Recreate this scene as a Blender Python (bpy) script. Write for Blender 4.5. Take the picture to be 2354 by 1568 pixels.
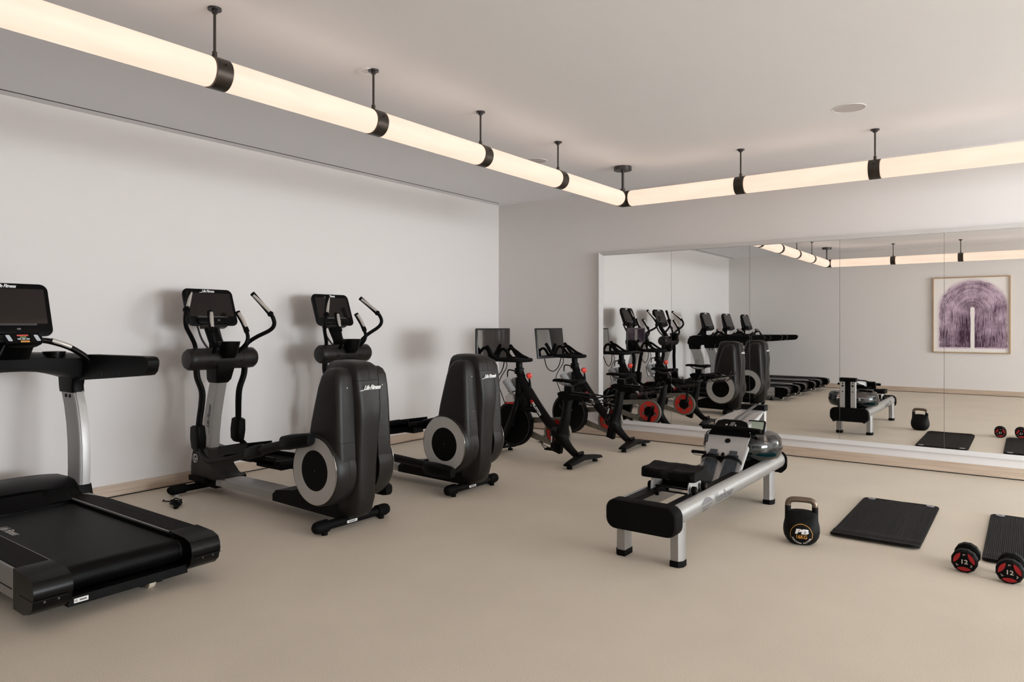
import bpy, bmesh, math, random
from mathutils import Vector, Matrix
random.seed(7)
PI = math.pi
S = bpy.context.scene
for o in list(bpy.data.objects): bpy.data.objects.remove(o)
COL = S.collection
# ------------------------------------------------------------------ room numbers
WX, DY, FY, RX, ZC = -5.685, 7.397, -1.50, 12.90, 2.915
TX, TY0, TY1, TX1, TZ, TR = -3.28, -0.33, 6.31, 11.10, 2.59, 0.076
# ------------------------------------------------------------------ camera
cd = bpy.data.cameras.new('camera'); cam = bpy.data.objects.new('camera', cd); COL.objects.link(cam)
cam.location = (0, 0, 1.33); cam.rotation_euler = (PI/2, 0, 0.636268)
cd.sensor_width = 36; cd.lens = 1609.7/2354*36; cd.shift_y = -37/2354; cd.clip_start = 0.05
S.camera = cam
# ------------------------------------------------------------------ world, light, exposure
w = bpy.data.worlds.new('world'); S.world = w; w.use_nodes = True
w.node_tree.nodes['Background'].inputs[0].default_value = (0.75, 0.85, 1, 1)
w.node_tree.nodes['Background'].inputs[1].default_value = 1.0
S.view_settings.view_transform = 'Standard'; S.view_settings.look = 'None'
S.view_settings.exposure = 0.0; S.view_settings.gamma = 1; S.view_settings.use_curve_mapping = False
TUBE_COL, TUBE_STR = (1.0, 0.74, 0.58), 1.04
FILL_R, FILL_F, FILL_COL = 1700, 2200, (0.88, 0.95, 1.0)  # power and tint of the two added fill lights
def area_light(name, loc, rot, sx, sy, power, col):
    l = bpy.data.lights.new(name, 'AREA'); l.shape = 'RECTANGLE'; l.size = sx; l.size_y = sy
    l.energy = power; l.color = col
    o = bpy.data.objects.new(name, l); COL.objects.link(o); o.location = loc; o.rotation_euler = rot
    return o
# added room fill, shining in through two made-up openings, right and front
area_light('room_fill_light', (RX+0.25, 3.9, 1.5), (0, PI/2, 0), 2.3, 5.2, FILL_R, FILL_COL)
area_light('room_fill_light', (7.8, FY-0.25, 1.5), (PI/2, 0, 0), 4.4, 2.3, FILL_F, FILL_COL)

# ------------------------------------------------------------------ materials
def lin(c):
    c = c/255.0
    return c/12.92 if c <= 0.04045 else ((c+0.055)/1.055)**2.4
def rgb(*c): return tuple(lin(v) for v in c)+(1,)
MATS = {}
def mat(name, col, rough=0.5, metal=0.0, spec=0.5, bump=0, bscale=200, var=0, vscale=6, emit=None, estr=0, aniso=0, coat=0, trans=0, ior=1.45):
    m = bpy.data.materials.new(name); m.use_nodes = True; nt = m.node_tree; b = nt.nodes['Principled BSDF']
    b.inputs['Base Color'].default_value = col; b.inputs['Roughness'].default_value = rough
    b.inputs['Metallic'].default_value = metal; b.inputs['Specular IOR Level'].default_value = spec
    b.inputs['Coat Weight'].default_value = coat; b.inputs['Transmission Weight'].default_value = trans
    b.inputs['IOR'].default_value = ior; b.inputs['Anisotropic'].default_value = aniso
    if emit: b.inputs['Emission Color'].default_value = emit; b.inputs['Emission Strength'].default_value = estr
    tc = nt.nodes.new('ShaderNodeTexCoord')
    if var:
        n = nt.nodes.new('ShaderNodeTexNoise'); n.inputs['Scale'].default_value = vscale; n.inputs['Detail'].default_value = 5
        nt.links.new(tc.outputs['Object'], n.inputs['Vector'])
        mx = nt.nodes.new('ShaderNodeMix'); mx.data_type = 'RGBA'
        mx.inputs[6].default_value = tuple(v*(1-var) for v in col[:3])+(1,); mx.inputs[7].default_value = tuple(min(1, v*(1+var)) for v in col[:3])+(1,)
        nt.links.new(n.outputs['Fac'], mx.inputs[0]); nt.links.new(mx.outputs[2], b.inputs['Base Color'])
    if bump:
        n = nt.nodes.new('ShaderNodeTexNoise'); n.inputs['Scale'].default_value = bscale; n.inputs['Detail'].default_value = 3
        nt.links.new(tc.outputs['Object'], n.inputs['Vector'])
        bp = nt.nodes.new('ShaderNodeBump'); bp.inputs['Strength'].default_value = bump; bp.inputs['Distance'].default_value = 0.002
        nt.links.new(n.outputs['Fac'], bp.inputs['Height']); nt.links.new(bp.outputs[0], b.inputs['Normal'])
    MATS[name] = m
    return m
wallm = mat('wall_paint', rgb(222, 216, 213), 0.75, var=0.015, vscale=1.5, bump=0.05, bscale=60)
ceilm = mat('ceiling_paint', rgb(243, 241, 243), 0.8, var=0.012, vscale=1.2)
trimw = mat('white_trim', rgb(208, 204, 202), 0.4, var=0.01)
black = mat('black_plastic', rgb(8, 7, 7), 0.46, spec=0.15, bump=0.12, bscale=500, var=0.1)
blackg = mat('gloss_black_plastic', rgb(5, 5, 5), 0.28, spec=0.2, var=0.1)
blackm = mat('matte_black_metal', rgb(8, 7, 7), 0.5, 0.0, spec=0.12, var=0.1)
rubber = mat('black_rubber', rgb(8, 7, 7), 0.65, spec=0.12, bump=0.2, bscale=400, var=0.1)
discm = mat('disc_silver', rgb(186, 183, 179), 0.45, 0.2, var=0.02)
shroudm = mat('charcoal_shroud', rgb(27, 24, 22), 0.42, spec=0.32, bump=0.15, bscale=600, var=0.06)
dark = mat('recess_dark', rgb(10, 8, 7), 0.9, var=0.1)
silver = mat('silver_paint', rgb(176, 174, 172), 0.5, 0.4, var=0.03, vscale=20)
alu = mat('brushed_aluminium', rgb(182, 179, 177), 0.48, 0.5, aniso=0.4, var=0.03, vscale=30)
pewter = mat('pewter_paint', rgb(128, 120, 115), 0.4, 0.8, var=0.04, vscale=20)
chrome = mat('polished_metal', rgb(215, 212, 208), 0.12, 1.0, var=0.02)
gripsil = mat('silver_grip', rgb(196, 190, 183), 0.35, 0.5, var=0.03)
bronze = mat('aged_bronze', rgb(74, 68, 63), 0.38, 0.85, var=0.25, vscale=18)
steelg = mat('dark_steel', rgb(78, 74, 74), 0.35, 0.8, var=0.1)
red = mat('red_paint', rgb(214, 50, 40), 0.35, var=0.05)
redk = mat('red_plastic', rgb(226, 66, 54), 0.25, var=0.05)
redd = mat('dumbbell_red', rgb(150, 8, 16), 0.45, var=0.06)
white = mat('white_print', rgb(232, 230, 228), 0.5, var=0.02)
orangep = mat('orange_print', rgb(214, 150, 62), 0.5, var=0.03)
greyp = mat('grey_print', rgb(92, 90, 90), 0.5, var=0.05)
sticker = mat('paper_sticker', rgb(214, 210, 206), 0.6, var=0.03)
screenm = mat('switched_off_screen', rgb(26, 21, 20), 0.12, var=0.05, spec=0.5)
glassscr = mat('glossy_tablet_glass', rgb(10, 9, 9), 0.03, spec=1.0, coat=1.0, var=0.05)
bezel = mat('bezel_black', rgb(24, 23, 23), 0.4, var=0.1)
lcd = mat('lcd_display', rgb(158, 168, 152), 0.3, var=0.03)
bluegrey = mat('blue_grey_plastic', rgb(54, 60, 66), 0.5, var=0.06)
beigew = mat('cream_wheel', rgb(190, 178, 160), 0.6, var=0.06)
greybel = mat('grey_belt_cover', rgb(128, 123, 112), 0.4, 0.3, var=0.05)
clearg = mat('clear_grey_plastic', rgb(178, 178, 178), 0.25, trans=0.35, var=0.03)
kettlem = mat('kettlebell_powder_coat', rgb(6, 6, 6), 0.6, spec=0.2, bump=0.2, bscale=400, var=0.1)
kettleh = mat('kettlebell_steel_handle', rgb(118, 104, 92), 0.38, 0.9, var=0.1, vscale=30)
matm = mat('foam_mat', rgb(24, 21, 19), 0.7, spec=0.12, bump=0.15, bscale=300, var=0.18, vscale=7)
grom = mat('grommet', rgb(158, 160, 164), 0.35, 0.6, var=0.05)
beltm = mat('running_belt', rgb(8, 7, 7), 0.40, spec=0.10, bump=0.5, bscale=350, var=0.25, vscale=5)
padm = mat('side_rail_tread', rgb(25, 22, 21), 0.6, spec=0.08, bump=0.3, bscale=500, var=0.08)
btnw = mat('button_white', rgb(190, 196, 202), 0.4, var=0.1, vscale=60)
btnr = mat('button_red', rgb(214, 92, 80), 0.4, var=0.03)
btng = mat('button_green', rgb(150, 178, 120), 0.4, var=0.03)
btny = mat('button_amber', rgb(228, 170, 86), 0.4, var=0.03)
framew = mat('light_oak_frame', rgb(176, 146, 110), 0.5, var=0.1, vscale=10)
darkwood = mat('dark_door_wood', rgb(70, 52, 42), 0.4, var=0.2, vscale=8)
speakerm = mat('ceiling_speaker_grille', rgb(206, 199, 197), 0.8, bump=0.6, bscale=500, var=0.03)
mirm = mat('mirror_silvering', (0.93, 0.935, 0.925, 1), 0.0, 1.0, var=0.001)
# smoked polycarbonate dome and blue water, both transparent
def glassy(name, col, rough=0.03, ior=1.3):
    m = bpy.data.materials.new(name); m.use_nodes = True; nt = m.node_tree; nt.nodes.remove(nt.nodes['Principled BSDF'])
    t = nt.nodes.new('ShaderNodeBsdfTransparent'); t.inputs[0].default_value = col
    g = nt.nodes.new('ShaderNodeBsdfGlossy'); g.inputs['Roughness'].default_value = rough; g.inputs[0].default_value = (1, 1, 1, 1)
    f = nt.nodes.new('ShaderNodeFresnel'); f.inputs[0].default_value = ior+0.2
    mx = nt.nodes.new('ShaderNodeMixShader'); o = nt.nodes['Material Output']
    nt.links.new(f.outputs[0], mx.inputs[0]); nt.links.new(t.outputs[0], mx.inputs[1]); nt.links.new(g.outputs[0], mx.inputs[2]); nt.links.new(mx.outputs[0], o.inputs[0])
    return m
smoke = glassy('smoked_polycarbonate', (0.66, 0.60, 0.59, 1))
waterm = glassy('blue_tank_water', (0.22, 0.58, 0.62, 1))
nt_ = waterm.node_tree; df_ = nt_.nodes.new('ShaderNodeBsdfDiffuse'); df_.inputs[0].default_value = (0.006, 0.07, 0.085, 1); m2_ = nt_.nodes.new('ShaderNodeMixShader'); m2_.inputs[0].default_value = 0.68
src_ = nt_.nodes['Material Output'].inputs[0].links[0].from_socket; nt_.links.new(src_, m2_.inputs[1]); nt_.links.new(df_.outputs[0], m2_.inputs[2]); nt_.links.new(m2_.outputs[0], nt_.nodes['Material Output'].inputs[0])
fill_glass = glassy('fill_window_glass', (0.97, 0.98, 0.98, 1))  # glass for the two made-up windows
# lamp tube: warm opal acrylic, slightly uneven along its length
def tube_material():
    m = bpy.data.materials.new('opal_tube_glow'); m.use_nodes = True; nt = m.node_tree; b = nt.nodes['Principled BSDF']
    b.inputs['Base Color'].default_value = (0.12, 0.11, 0.10, 1); b.inputs['Roughness'].default_value = 0.5; b.inputs['Specular IOR Level'].default_value = 0.2
    tc = nt.nodes.new('ShaderNodeTexCoord'); mp = nt.nodes.new('ShaderNodeMapping'); mp.inputs['Scale'].default_value = (1.2, 6, 6)
    n = nt.nodes.new('ShaderNodeTexNoise'); n.inputs['Scale'].default_value = 1.3; n.inputs['Detail'].default_value = 2
    nt.links.new(tc.outputs['Object'], mp.inputs[0]); nt.links.new(mp.outputs[0], n.inputs['Vector'])
    r = nt.nodes.new('ShaderNodeMapRange'); r.inputs[3].default_value = TUBE_STR*0.93; r.inputs[4].default_value = TUBE_STR*1.07
    r.inputs[1].default_value = 0.3; r.inputs[2].default_value = 0.7
    nt.links.new(n.outputs['Fac'], r.inputs[0]); nt.links.new(r.outputs[0], b.inputs['Emission Strength'])
    b.inputs['Emission Color'].default_value = TUBE_COL+(1,)
    return m
tubem = tube_material()
def floor_material():
    m = bpy.data.materials.new('speckled_beige_floor'); m.use_nodes = True; nt = m.node_tree; b = nt.nodes['Principled BSDF']
    tc = nt.nodes.new('ShaderNodeTexCoord')
    n1 = nt.nodes.new('ShaderNodeTexNoise'); n1.inputs['Scale'].default_value = 380; n1.inputs['Detail'].default_value = 3
    n2 = nt.nodes.new('ShaderNodeTexNoise'); n2.inputs['Scale'].default_value = 1.6; n2.inputs['Detail'].default_value = 4
    for n in (n1, n2): nt.links.new(tc.outputs['Object'], n.inputs['Vector'])
    r = nt.nodes.new('ShaderNodeValToRGB'); e = r.color_ramp.elements
    e[0].position = 0.32; e[0].color = rgb(176, 162, 146); e[1].position = 0.66; e[1].color = rgb(234, 223, 206)
    x = r.color_ramp.elements.new(0.45); x.color = rgb(214, 201, 184)
    nt.links.new(n1.outputs['Fac'], r.inputs[0])
    mx = nt.nodes.new('ShaderNodeMix'); mx.data_type = 'RGBA'; mx.blend_type = 'MULTIPLY'; mx.inputs[0].default_value = 1
    r2 = nt.nodes.new('ShaderNodeMapRange'); r2.inputs[1].default_value = 0.3; r2.inputs[2].default_value = 0.7; r2.inputs[3].default_value = 0.95; r2.inputs[4].default_value = 1.03
    nt.links.new(n2.outputs['Fac'], r2.inputs[0]); cb = nt.nodes.new('ShaderNodeCombineColor')
    for i in range(3): nt.links.new(r2.outputs[0], cb.inputs[i])
    nt.links.new(r.outputs[0], mx.inputs[6]); nt.links.new(cb.outputs[0], mx.inputs[7]); nt.links.new(mx.outputs[2], b.inputs['Base Color'])
    bp = nt.nodes.new('ShaderNodeBump'); bp.inputs['Strength'].default_value = 0.12; bp.inputs['Distance'].default_value = 0.001
    nt.links.new(n1.outputs['Fac'], bp.inputs['Height']); nt.links.new(bp.outputs[0], b.inputs['Normal'])
    b.inputs['Roughness'].default_value = 0.62; b.inputs['Specular IOR Level'].default_value = 0.3
    return m
floorm = floor_material()
def wood_material():
    m = bpy.data.materials.new('pale_oak'); m.use_nodes = True; nt = m.node_tree; b = nt.nodes['Principled BSDF']
    tc = nt.nodes.new('ShaderNodeTexCoord'); mp = nt.nodes.new('ShaderNodeMapping'); mp.inputs['Scale'].default_value = (1, 1, 22)
    n = nt.nodes.new('ShaderNodeTexNoise'); n.inputs['Scale'].default_value = 2.2; n.inputs['Detail'].default_value = 8; n.inputs['Distortion'].default_value = 0.6
    nt.links.new(tc.outputs['Object'], mp.inputs[0]); nt.links.new(mp.outputs[0], n.inputs['Vector'])
    r = nt.nodes.new('ShaderNodeValToRGB'); e = r.color_ramp.elements
    e[0].position = 0.3; e[0].color = rgb(176, 154, 135); e[1].position = 0.7; e[1].color = rgb(198, 178, 159)
    nt.links.new(n.outputs['Fac'], r.inputs[0]); nt.links.new(r.outputs[0], b.inputs['Base Color'])
    b.inputs['Roughness'].default_value = 0.42
    return m
woodm = wood_material()
def painting_material():
    # brushed arch in violet ink on white paper: flat print, coordinates in metres on the canvas
    m = bpy.data.materials.new('ink_arch_print'); m.use_nodes = True; nt = m.node_tree; b = nt.nodes['Principled BSDF']; L = nt.links
    def N(t, **k):
        n = nt.nodes.new(t)
        for a, v in k.items(): setattr(n, a, v)
        return n
    def M(op, a, c=None, clamp=False):
        n = N('ShaderNodeMath', operation=op, use_clamp=clamp)
        for i, v in enumerate((a, c)):
            if v is None: continue
            if isinstance(v, (int, float)): n.inputs[i].default_value = v
            else: L.new(v, n.inputs[i])
        return n.outputs[0]
    def noise(scale, vec, det=3, sc=(1, 1, 1)):
        mp = N('ShaderNodeMapping'); mp.inputs['Scale'].default_value = sc; L.new(vec, mp.inputs[0])
        n = N('ShaderNodeTexNoise'); n.inputs['Scale'].default_value = scale; n.inputs['Detail'].default_value = det; L.new(mp.outputs[0], n.inputs['Vector'])
        return n.outputs['Fac']
    tc = N('ShaderNodeTexCoord'); P = tc.outputs['Object']; sx = N('ShaderNodeSeparateXYZ'); L.new(P, sx.inputs[0])
    X = M('ADD', sx.outputs[0], -0.03); Z = M('ADD', sx.outputs[2], -0.12)
    zz = M('MAXIMUM', Z, 0.0); d = M('SQRT', M('ADD', M('MULTIPLY', X, X), M('MULTIPLY', zz, zz)))
    wob = M('MULTIPLY', M('SUBTRACT', noise(2.6, P, 2), 0.5), 0.035)
    dw = M('ADD', d, wob)
    cv = N('ShaderNodeCombineXYZ'); L.new(dw, cv.inputs[0]); L.new(M('MULTIPLY', Z, 0.05), cv.inputs[1])
    streak = noise(62, cv.outputs[0], 3)
    ring = M('ADD', M('MULTIPLY', M('SINE', M('MULTIPLY', dw, 290.0)), 0.24), M('ADD', streak, M('MULTIPLY', M('SUBTRACT', noise(60, P, 3, (1, 1, .25)), .5), .5)))
    inner = M('MULTIPLY', M('SUBTRACT', 0.30, d), 0.8)       # denser ink near the middle
    foot = M('MULTIPLY', M('SUBTRACT', -0.25, Z), 0.5)      # denser ink near the foot
    patch = M('MULTIPLY', M('SUBTRACT', noise(4.2, P, 2), 0.5), 0.9)
    ink = M('ADD', M('ADD', M('ADD', ring, M('MAXIMUM', inner, 0.0)), M('MAXIMUM', foot, 0.0)), patch)
    inkf = M('MULTIPLY', M('SUBTRACT', ink, 0.455), 3.6, True)
    edge = M('ADD', 0.55, M('MULTIPLY', M('SUBTRACT', noise(9, P, 4), 0.5), 0.06))
    mask = M('MULTIPLY', M('MULTIPLY', M('LESS_THAN', d, edge), M('GREATER_THAN', dw, 0.035)), M('GREATER_THAN', Z, M('ADD', -0.775, M('MULTIPLY', streak, 0.05))))
    wash = M('MULTIPLY', M('MULTIPLY', M('SUBTRACT', 0.60, d), 14, True), M('MULTIPLY', M('GREATER_THAN', Z, -0.775), M('GREATER_THAN', d, 0.03)))
    spots = M('GREATER_THAN', noise(46, P, 1), 0.705); spots = M('MULTIPLY', spots, M('LESS_THAN', d, 0.62))
    c1 = N('ShaderNodeMix', data_type='RGBA'); c1.inputs[6].default_value = rgb(236, 230, 226); c1.inputs[7].default_value = rgb(196, 168, 190)
    L.new(M('MULTIPLY', wash, 0.9), c1.inputs[0])
    c2 = N('ShaderNodeMix', data_type='RGBA'); c2.inputs[7].default_value = rgb(58, 24, 54); L.new(c1.outputs[2], c2.inputs[6])
    L.new(M('MAXIMUM', M('MULTIPLY', inkf, mask), spots), c2.inputs[0])
    L.new(c2.outputs[2], b.inputs['Base Color']); b.inputs['Roughness'].default_value = 0.7
    return m
printm = painting_material()

# ------------------------------------------------------------------ mesh helpers
def new(): return bmesh.new()
def link(name, me, m, parent=None, label=None):
    me.name = name
    if m and not me.materials: me.materials.append(m)
    o = bpy.data.objects.new(name, me); COL.objects.link(o)
    if parent: o.parent = parent
    if label: o['label'] = label
    return o
SINGLES = {'screw', 'bolt', 'rivet', 'cap', 'adjuster_hole', 'rest_bolt', 'transport_wheel', 'neck_strut', 'tread_rib', 'saddle_rail', 'media_slot', 'spoke', 'seam'}
def islands(bm):
    seen = set(); out = []
    for v in bm.verts:
        if v in seen: continue
        st = [v]; seen.add(v); part = []
        while st:
            a = st.pop(); part.append(a)
            for e in a.link_edges:
                c = e.other_vert(a)
                if c not in seen: seen.add(c); st.append(c)
        out.append(part)
    return out
def obj(name, bm, m, parent=None, label=None, ang=38, smooth=True):
    bmesh.ops.recalc_face_normals(bm, faces=bm.faces)
    if name in SINGLES:      # every loose piece becomes a part of its own
        isl = islands(bm)
        if len(isl) > 1:
            first = None
            for part in isl:
                nb = bmesh.new(); mp = {v: nb.verts.new(v.co) for v in part}
                for f in {f for v in part for f in v.link_faces}: nb.faces.new([mp[v] for v in f.verts])
                o = obj(name+'', nb, m, parent, label, ang, smooth); first = first or o
            bm.free(); return first
    me = bpy.data.meshes.new(name); bm.to_mesh(me); bm.free()
    if smooth:
        me.polygons.foreach_set('use_smooth', [True]*len(me.polygons)); me.set_sharp_from_angle(angle=math.radians(ang))
    return link(name, me, m, parent, label)
def thing(name, label, cat, loc=(0, 0, 0), rz=0, group=None):
    o = bpy.data.objects.new(name, None); COL.objects.link(o); o.location = loc; o.rotation_euler = (0, 0, rz)
    o.empty_display_size = 0.1; o['label'] = label; o['category'] = cat
    if group: o['group'] = group
    return o
def tag(o, label, cat, group=None):
    o['label'] = label; o['category'] = cat
    if group: o['group'] = group
    return o
def struct(name, bm, m, **k):
    o = obj(name, bm, m, **k); o['kind'] = 'structure'; return o
def bev(bm, geom_verts, w, seg=2, ang=25):
    if w <= 0: return
    vs = set(geom_verts)
    es = [e for e in bm.edges if e.verts[0] in vs and e.verts[1] in vs and len(e.link_faces) == 2 and e.calc_face_angle(0) > math.radians(ang)]
    bmesh.ops.bevel(bm, geom=es, offset=w, segments=seg, profile=0.5, affect='EDGES', clamp_overlap=True)
def box(bm, x0, x1, y0, y1, z0, z1, b=0, seg=2, M=None):
    vs = [bm.verts.new((x, y, z)) for x in (x0, x1) for y in (y0, y1) for z in (z0, z1)]
    if M: 
        for v in vs: v.co = M @ v.co
    for f in ((0, 1, 3, 2), (4, 6, 7, 5), (0, 4, 5, 1), (2, 3, 7, 6), (0, 2, 6, 4), (1, 5, 7, 3)): bm.faces.new([vs[i] for i in f])
    bev(bm, vs, b, seg)
    return bm
def loft(bm, rings, caps=True, closed=False, b=0):
    R = [[bm.verts.new(p) for p in r] for r in rings]; n = len(R[0])
    rng = range(len(R)) if closed else range(len(R)-1)
    for i in rng:
        a, c = R[i], R[(i+1) % len(R)]
        for j in range(n): bm.faces.new((a[j], a[(j+1) % n], c[(j+1) % n], c[j]))
    if caps and not closed:
        bm.faces.new(R[0][::-1]); bm.faces.new(R[-1])
    if b: bev(bm, [v for r in R for v in r], b, 2, 40)
    return bm
def prism(bm, poly, axis, a0, a1, b=0, seg=2):
    """poly: 2-D outline; axis 'y': outline is (x,z) and depth a0..a1 is y; 'x': (y,z); 'z': (x,y)"""
    f = {'y': lambda p, a: (p[0], a, p[1]), 'x': lambda p, a: (a, p[0], p[1]), 'z': lambda p, a: (p[0], p[1], a)}[axis]
    A = [bm.verts.new(f(p, a0)) for p in poly]; B = [bm.verts.new(f(p, a1)) for p in poly]; n = len(poly)
    bm.faces.new(A); bm.faces.new(B[::-1])
    for i in range(n): bm.faces.new((A[i], B[i], B[(i+1) % n], A[(i+1) % n]))
    bev(bm, A+B, b, seg, 50 if n > 14 else 25)
    return bm
def cyl(bm, p0, p1, r0, r1=None, seg=24, b=0):
    r1 = r0 if r1 is None else r1
    p0, p1 = Vector(p0), Vector(p1); d = (p1-p0).normalized(); u = d.orthogonal().normalized(); v = d.cross(u)
    rings = [[p+(u*math.cos(2*PI*i/seg)+v*math.sin(2*PI*i/seg))*r for i in range(seg)] for p, r in ((p0, r0), (p1, r1))]
    return loft(bm, rings, b=b)
def ringc(bm, c, ax, ro, ri, t, seg=48):
    """flat annulus with thickness t along ax, centred at c"""
    c = Vector(c); d = Vector(ax).normalized(); u = d.orthogonal().normalized(); v = d.cross(u)
    prof = [(ro, -t/2), (ro, t/2), (ri, t/2), (ri, -t/2)]
    rings = [[c+d*h+(u*math.cos(a)+v*math.sin(a))*r for r, h in prof] for a in [2*PI*i/seg for i in range(seg)]]
    return loft(bm, rings, closed=True)
def lathe(bm, c, ax, prof, seg=40):
    """prof: (radius, height along ax) pairs; closed at the axis ends by caps"""
    c = Vector(c); d = Vector(ax).normalized(); u = d.orthogonal().normalized(); v = d.cross(u)
    return loft(bm, [[c+d*h+(u*math.cos(2*PI*i/seg)+v*math.sin(2*PI*i/seg))*max(r, 1e-4) for i in range(seg)] for r, h in prof])
def smooth(pts, n=6, closed=False):
    P = [Vector(p) for p in pts]; out = []; N = len(P)
    for i in range(N if closed else N-1):
        if closed: a, b, c, d = P[(i-1) % N], P[i], P[(i+1) % N], P[(i+2) % N]
        else: a, b, c, d = P[max(i-1, 0)], P[i], P[i+1], P[min(i+2, N-1)]
        for k in range(n):
            t = k/n
            out.append(0.5*((2*b)+(c-a)*t+(2*a-5*b+4*c-d)*t*t+(3*b-a-3*c+d)*t**3))
    if not closed: out.append(P[-1])
    return out
def tube(bm, pts, r, seg=12, n=6, closed=False, up=None, flat=1.0, sm=True):
    """round (or flattened) tube along a smoothed path; r scalar or one per control point"""
    if sm:
        P = smooth(pts, n, closed)
        if not isinstance(r, (int, float)):
            rr = []; N = len(r)
            for i in range(N-1): rr += [r[i]+(r[i+1]-r[i])*k/n for k in range(n)]
            rr.append(r[-1]); r = rr
    else: P = [Vector(p) for p in pts]
    m = len(P); R = [r]*m if isinstance(r, (int, float)) else r
    prev = None; rings = []
    for i, p in enumerate(P):
        if closed: t = (P[(i+1) % m]-P[(i-1) % m])
        else: t = P[min(i+1, m-1)]-P[max(i-1, 0)]
        t.normalize()
        if up is not None:
            u = Vector(up); u = (u-t*u.dot(t)); u = u.normalized() if u.length > 1e-4 else t.orthogonal().normalized()
        elif prev is None: u = t.orthogonal().normalized()
        else: u = (prev-t*prev.dot(t)).normalized()
        prev = u; v = t.cross(u)
        rings.append([p+(u*math.cos(2*PI*k/seg)+v*math.sin(2*PI*k/seg)*flat)*R[i] for k in range(seg)])
    return loft(bm, rings, closed=closed)
def sphere(bm, c, r, sc=(1, 1, 1), seg=20):
    M = Matrix.Translation(c) @ Matrix.Diagonal((sc[0], sc[1], sc[2], 1))
    bmesh.ops.create_uvsphere(bm, u_segments=seg, v_segments=seg//2, radius=r, matrix=M)
    return bm
def rrect(w, h, r, n=4, cx=0, cy=0):
    pts = []
    for sx, sy, a0 in ((1, 1, 0), (-1, 1, PI/2), (-1, -1, PI), (1, -1, 1.5*PI)):
        for k in range(n+1):
            a = a0+PI/2*k/n
            pts.append((cx+sx*(w/2-r)+r*math.cos(a), cy+sy*(h/2-r)+r*math.sin(a)))
    return pts
def frame_m(o, x, y):
    x = Vector(x).normalized(); z = x.cross(Vector(y)).normalized(); y = z.cross(x)
    return Matrix(((x.x, y.x, z.x, o[0]), (x.y, y.y, z.y, o[1]), (x.z, y.z, z.z, o[2]), (0, 0, 0, 1)))
def text(body, size, o=(0, 0, 0), x=(1, 0, 0), y=(0, 1, 0), shear=0, bold=0, ext=0.0006, align='CENTER', sx=1, space=1):
    c = bpy.data.curves.new('t', 'FONT'); c.body = body; c.size = size; c.shear = shear; c.offset = bold*size; c.extrude = ext
    c.align_x = align; c.align_y = 'CENTER'; c.resolution_u = 3; c.space_character = space
    t = bpy.data.objects.new('t', c); COL.objects.link(t)
    me = bpy.data.meshes.new_from_object(t.evaluated_get(bpy.context.evaluated_depsgraph_get()))
    bpy.data.objects.remove(t); bpy.data.curves.remove(c)
    me.materials.clear(); me.transform(Matrix.Diagonal((sx, 1, 1, 1))); me.transform(frame_m(o, x, y))
    return me
def join_text(ms):
    bm = new()
    for me in ms: bm.from_mesh(me); bpy.data.meshes.remove(me)
    return bm
def plate(bm, poly, o, x, y, t):
    """2-D outline poly raised by t on the plane through o spanned by x and y"""
    M = frame_m(o, x, y)
    A = [bm.verts.new(M @ Vector((p[0], p[1], 0))) for p in poly]; B = [bm.verts.new(M @ Vector((p[0], p[1], t))) for p in poly]; n = len(poly)
    bm.faces.new(A[::-1]); bm.faces.new(B)
    for i in range(n): bm.faces.new((A[i], A[(i+1) % n], B[(i+1) % n], B[i]))
    return bm
def dup(root, loc, label=None, group=None):
    r = root.copy(); COL.objects.link(r); r.location = loc
    if label: r['label'] = label
    if group: r['group'] = group
    for ch in list(root.children):
        c = ch.copy(); COL.objects.link(c); c.parent = r
        for g in list(ch.children):
            d = g.copy(); COL.objects.link(d); d.parent = c
    return r
def bx(*a, **k): return box(new(), *a, **k)
def cy(*a, **k): return cyl(new(), *a, **k)
def script_logo(size, o, x, y, ext=0.0005):
    """the maker's slanted script lettering with its long tailed L"""
    bm = join_text([text('Life Fitness', size, o, x, y, shear=0.38, bold=0.022, ext=ext, sx=0.95, space=0.86)])
    t = [(-2.62, -0.42), (-2.15, -0.30), (-1.75, -0.30), (-1.85, -0.42), (-2.3, -0.43)]
    plate(bm, [(a*size, b*size) for a, b in t], o, x, y, ext)
    return bm
def emblem(c, ax, up, r, t=0.001):
    """circle badge with the two crossing letter strokes"""
    bm = new(); ringc(bm, c, ax, r, r*0.86, t*2, 32)
    X = Vector(up).cross(Vector(ax)).normalized()
    for poly in ([(-.55, .55), (-.1, .85), (-.05, .8), (-.35, .1), (.0, -.35), (-.1, -.45), (-.5, .1), (-.2, .65)],
                 [(-.1, -.8), (.05, -.8), (.15, -.05), (.8, .0), (.8, .12), (.1, .12)], [(.05, -.35), (.6, -.3), (.6, -.2), (.05, -.25)]):
        plate(bm, [(a*r, b*r) for a, b in poly], c, X, up, t)
    return bm

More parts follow.
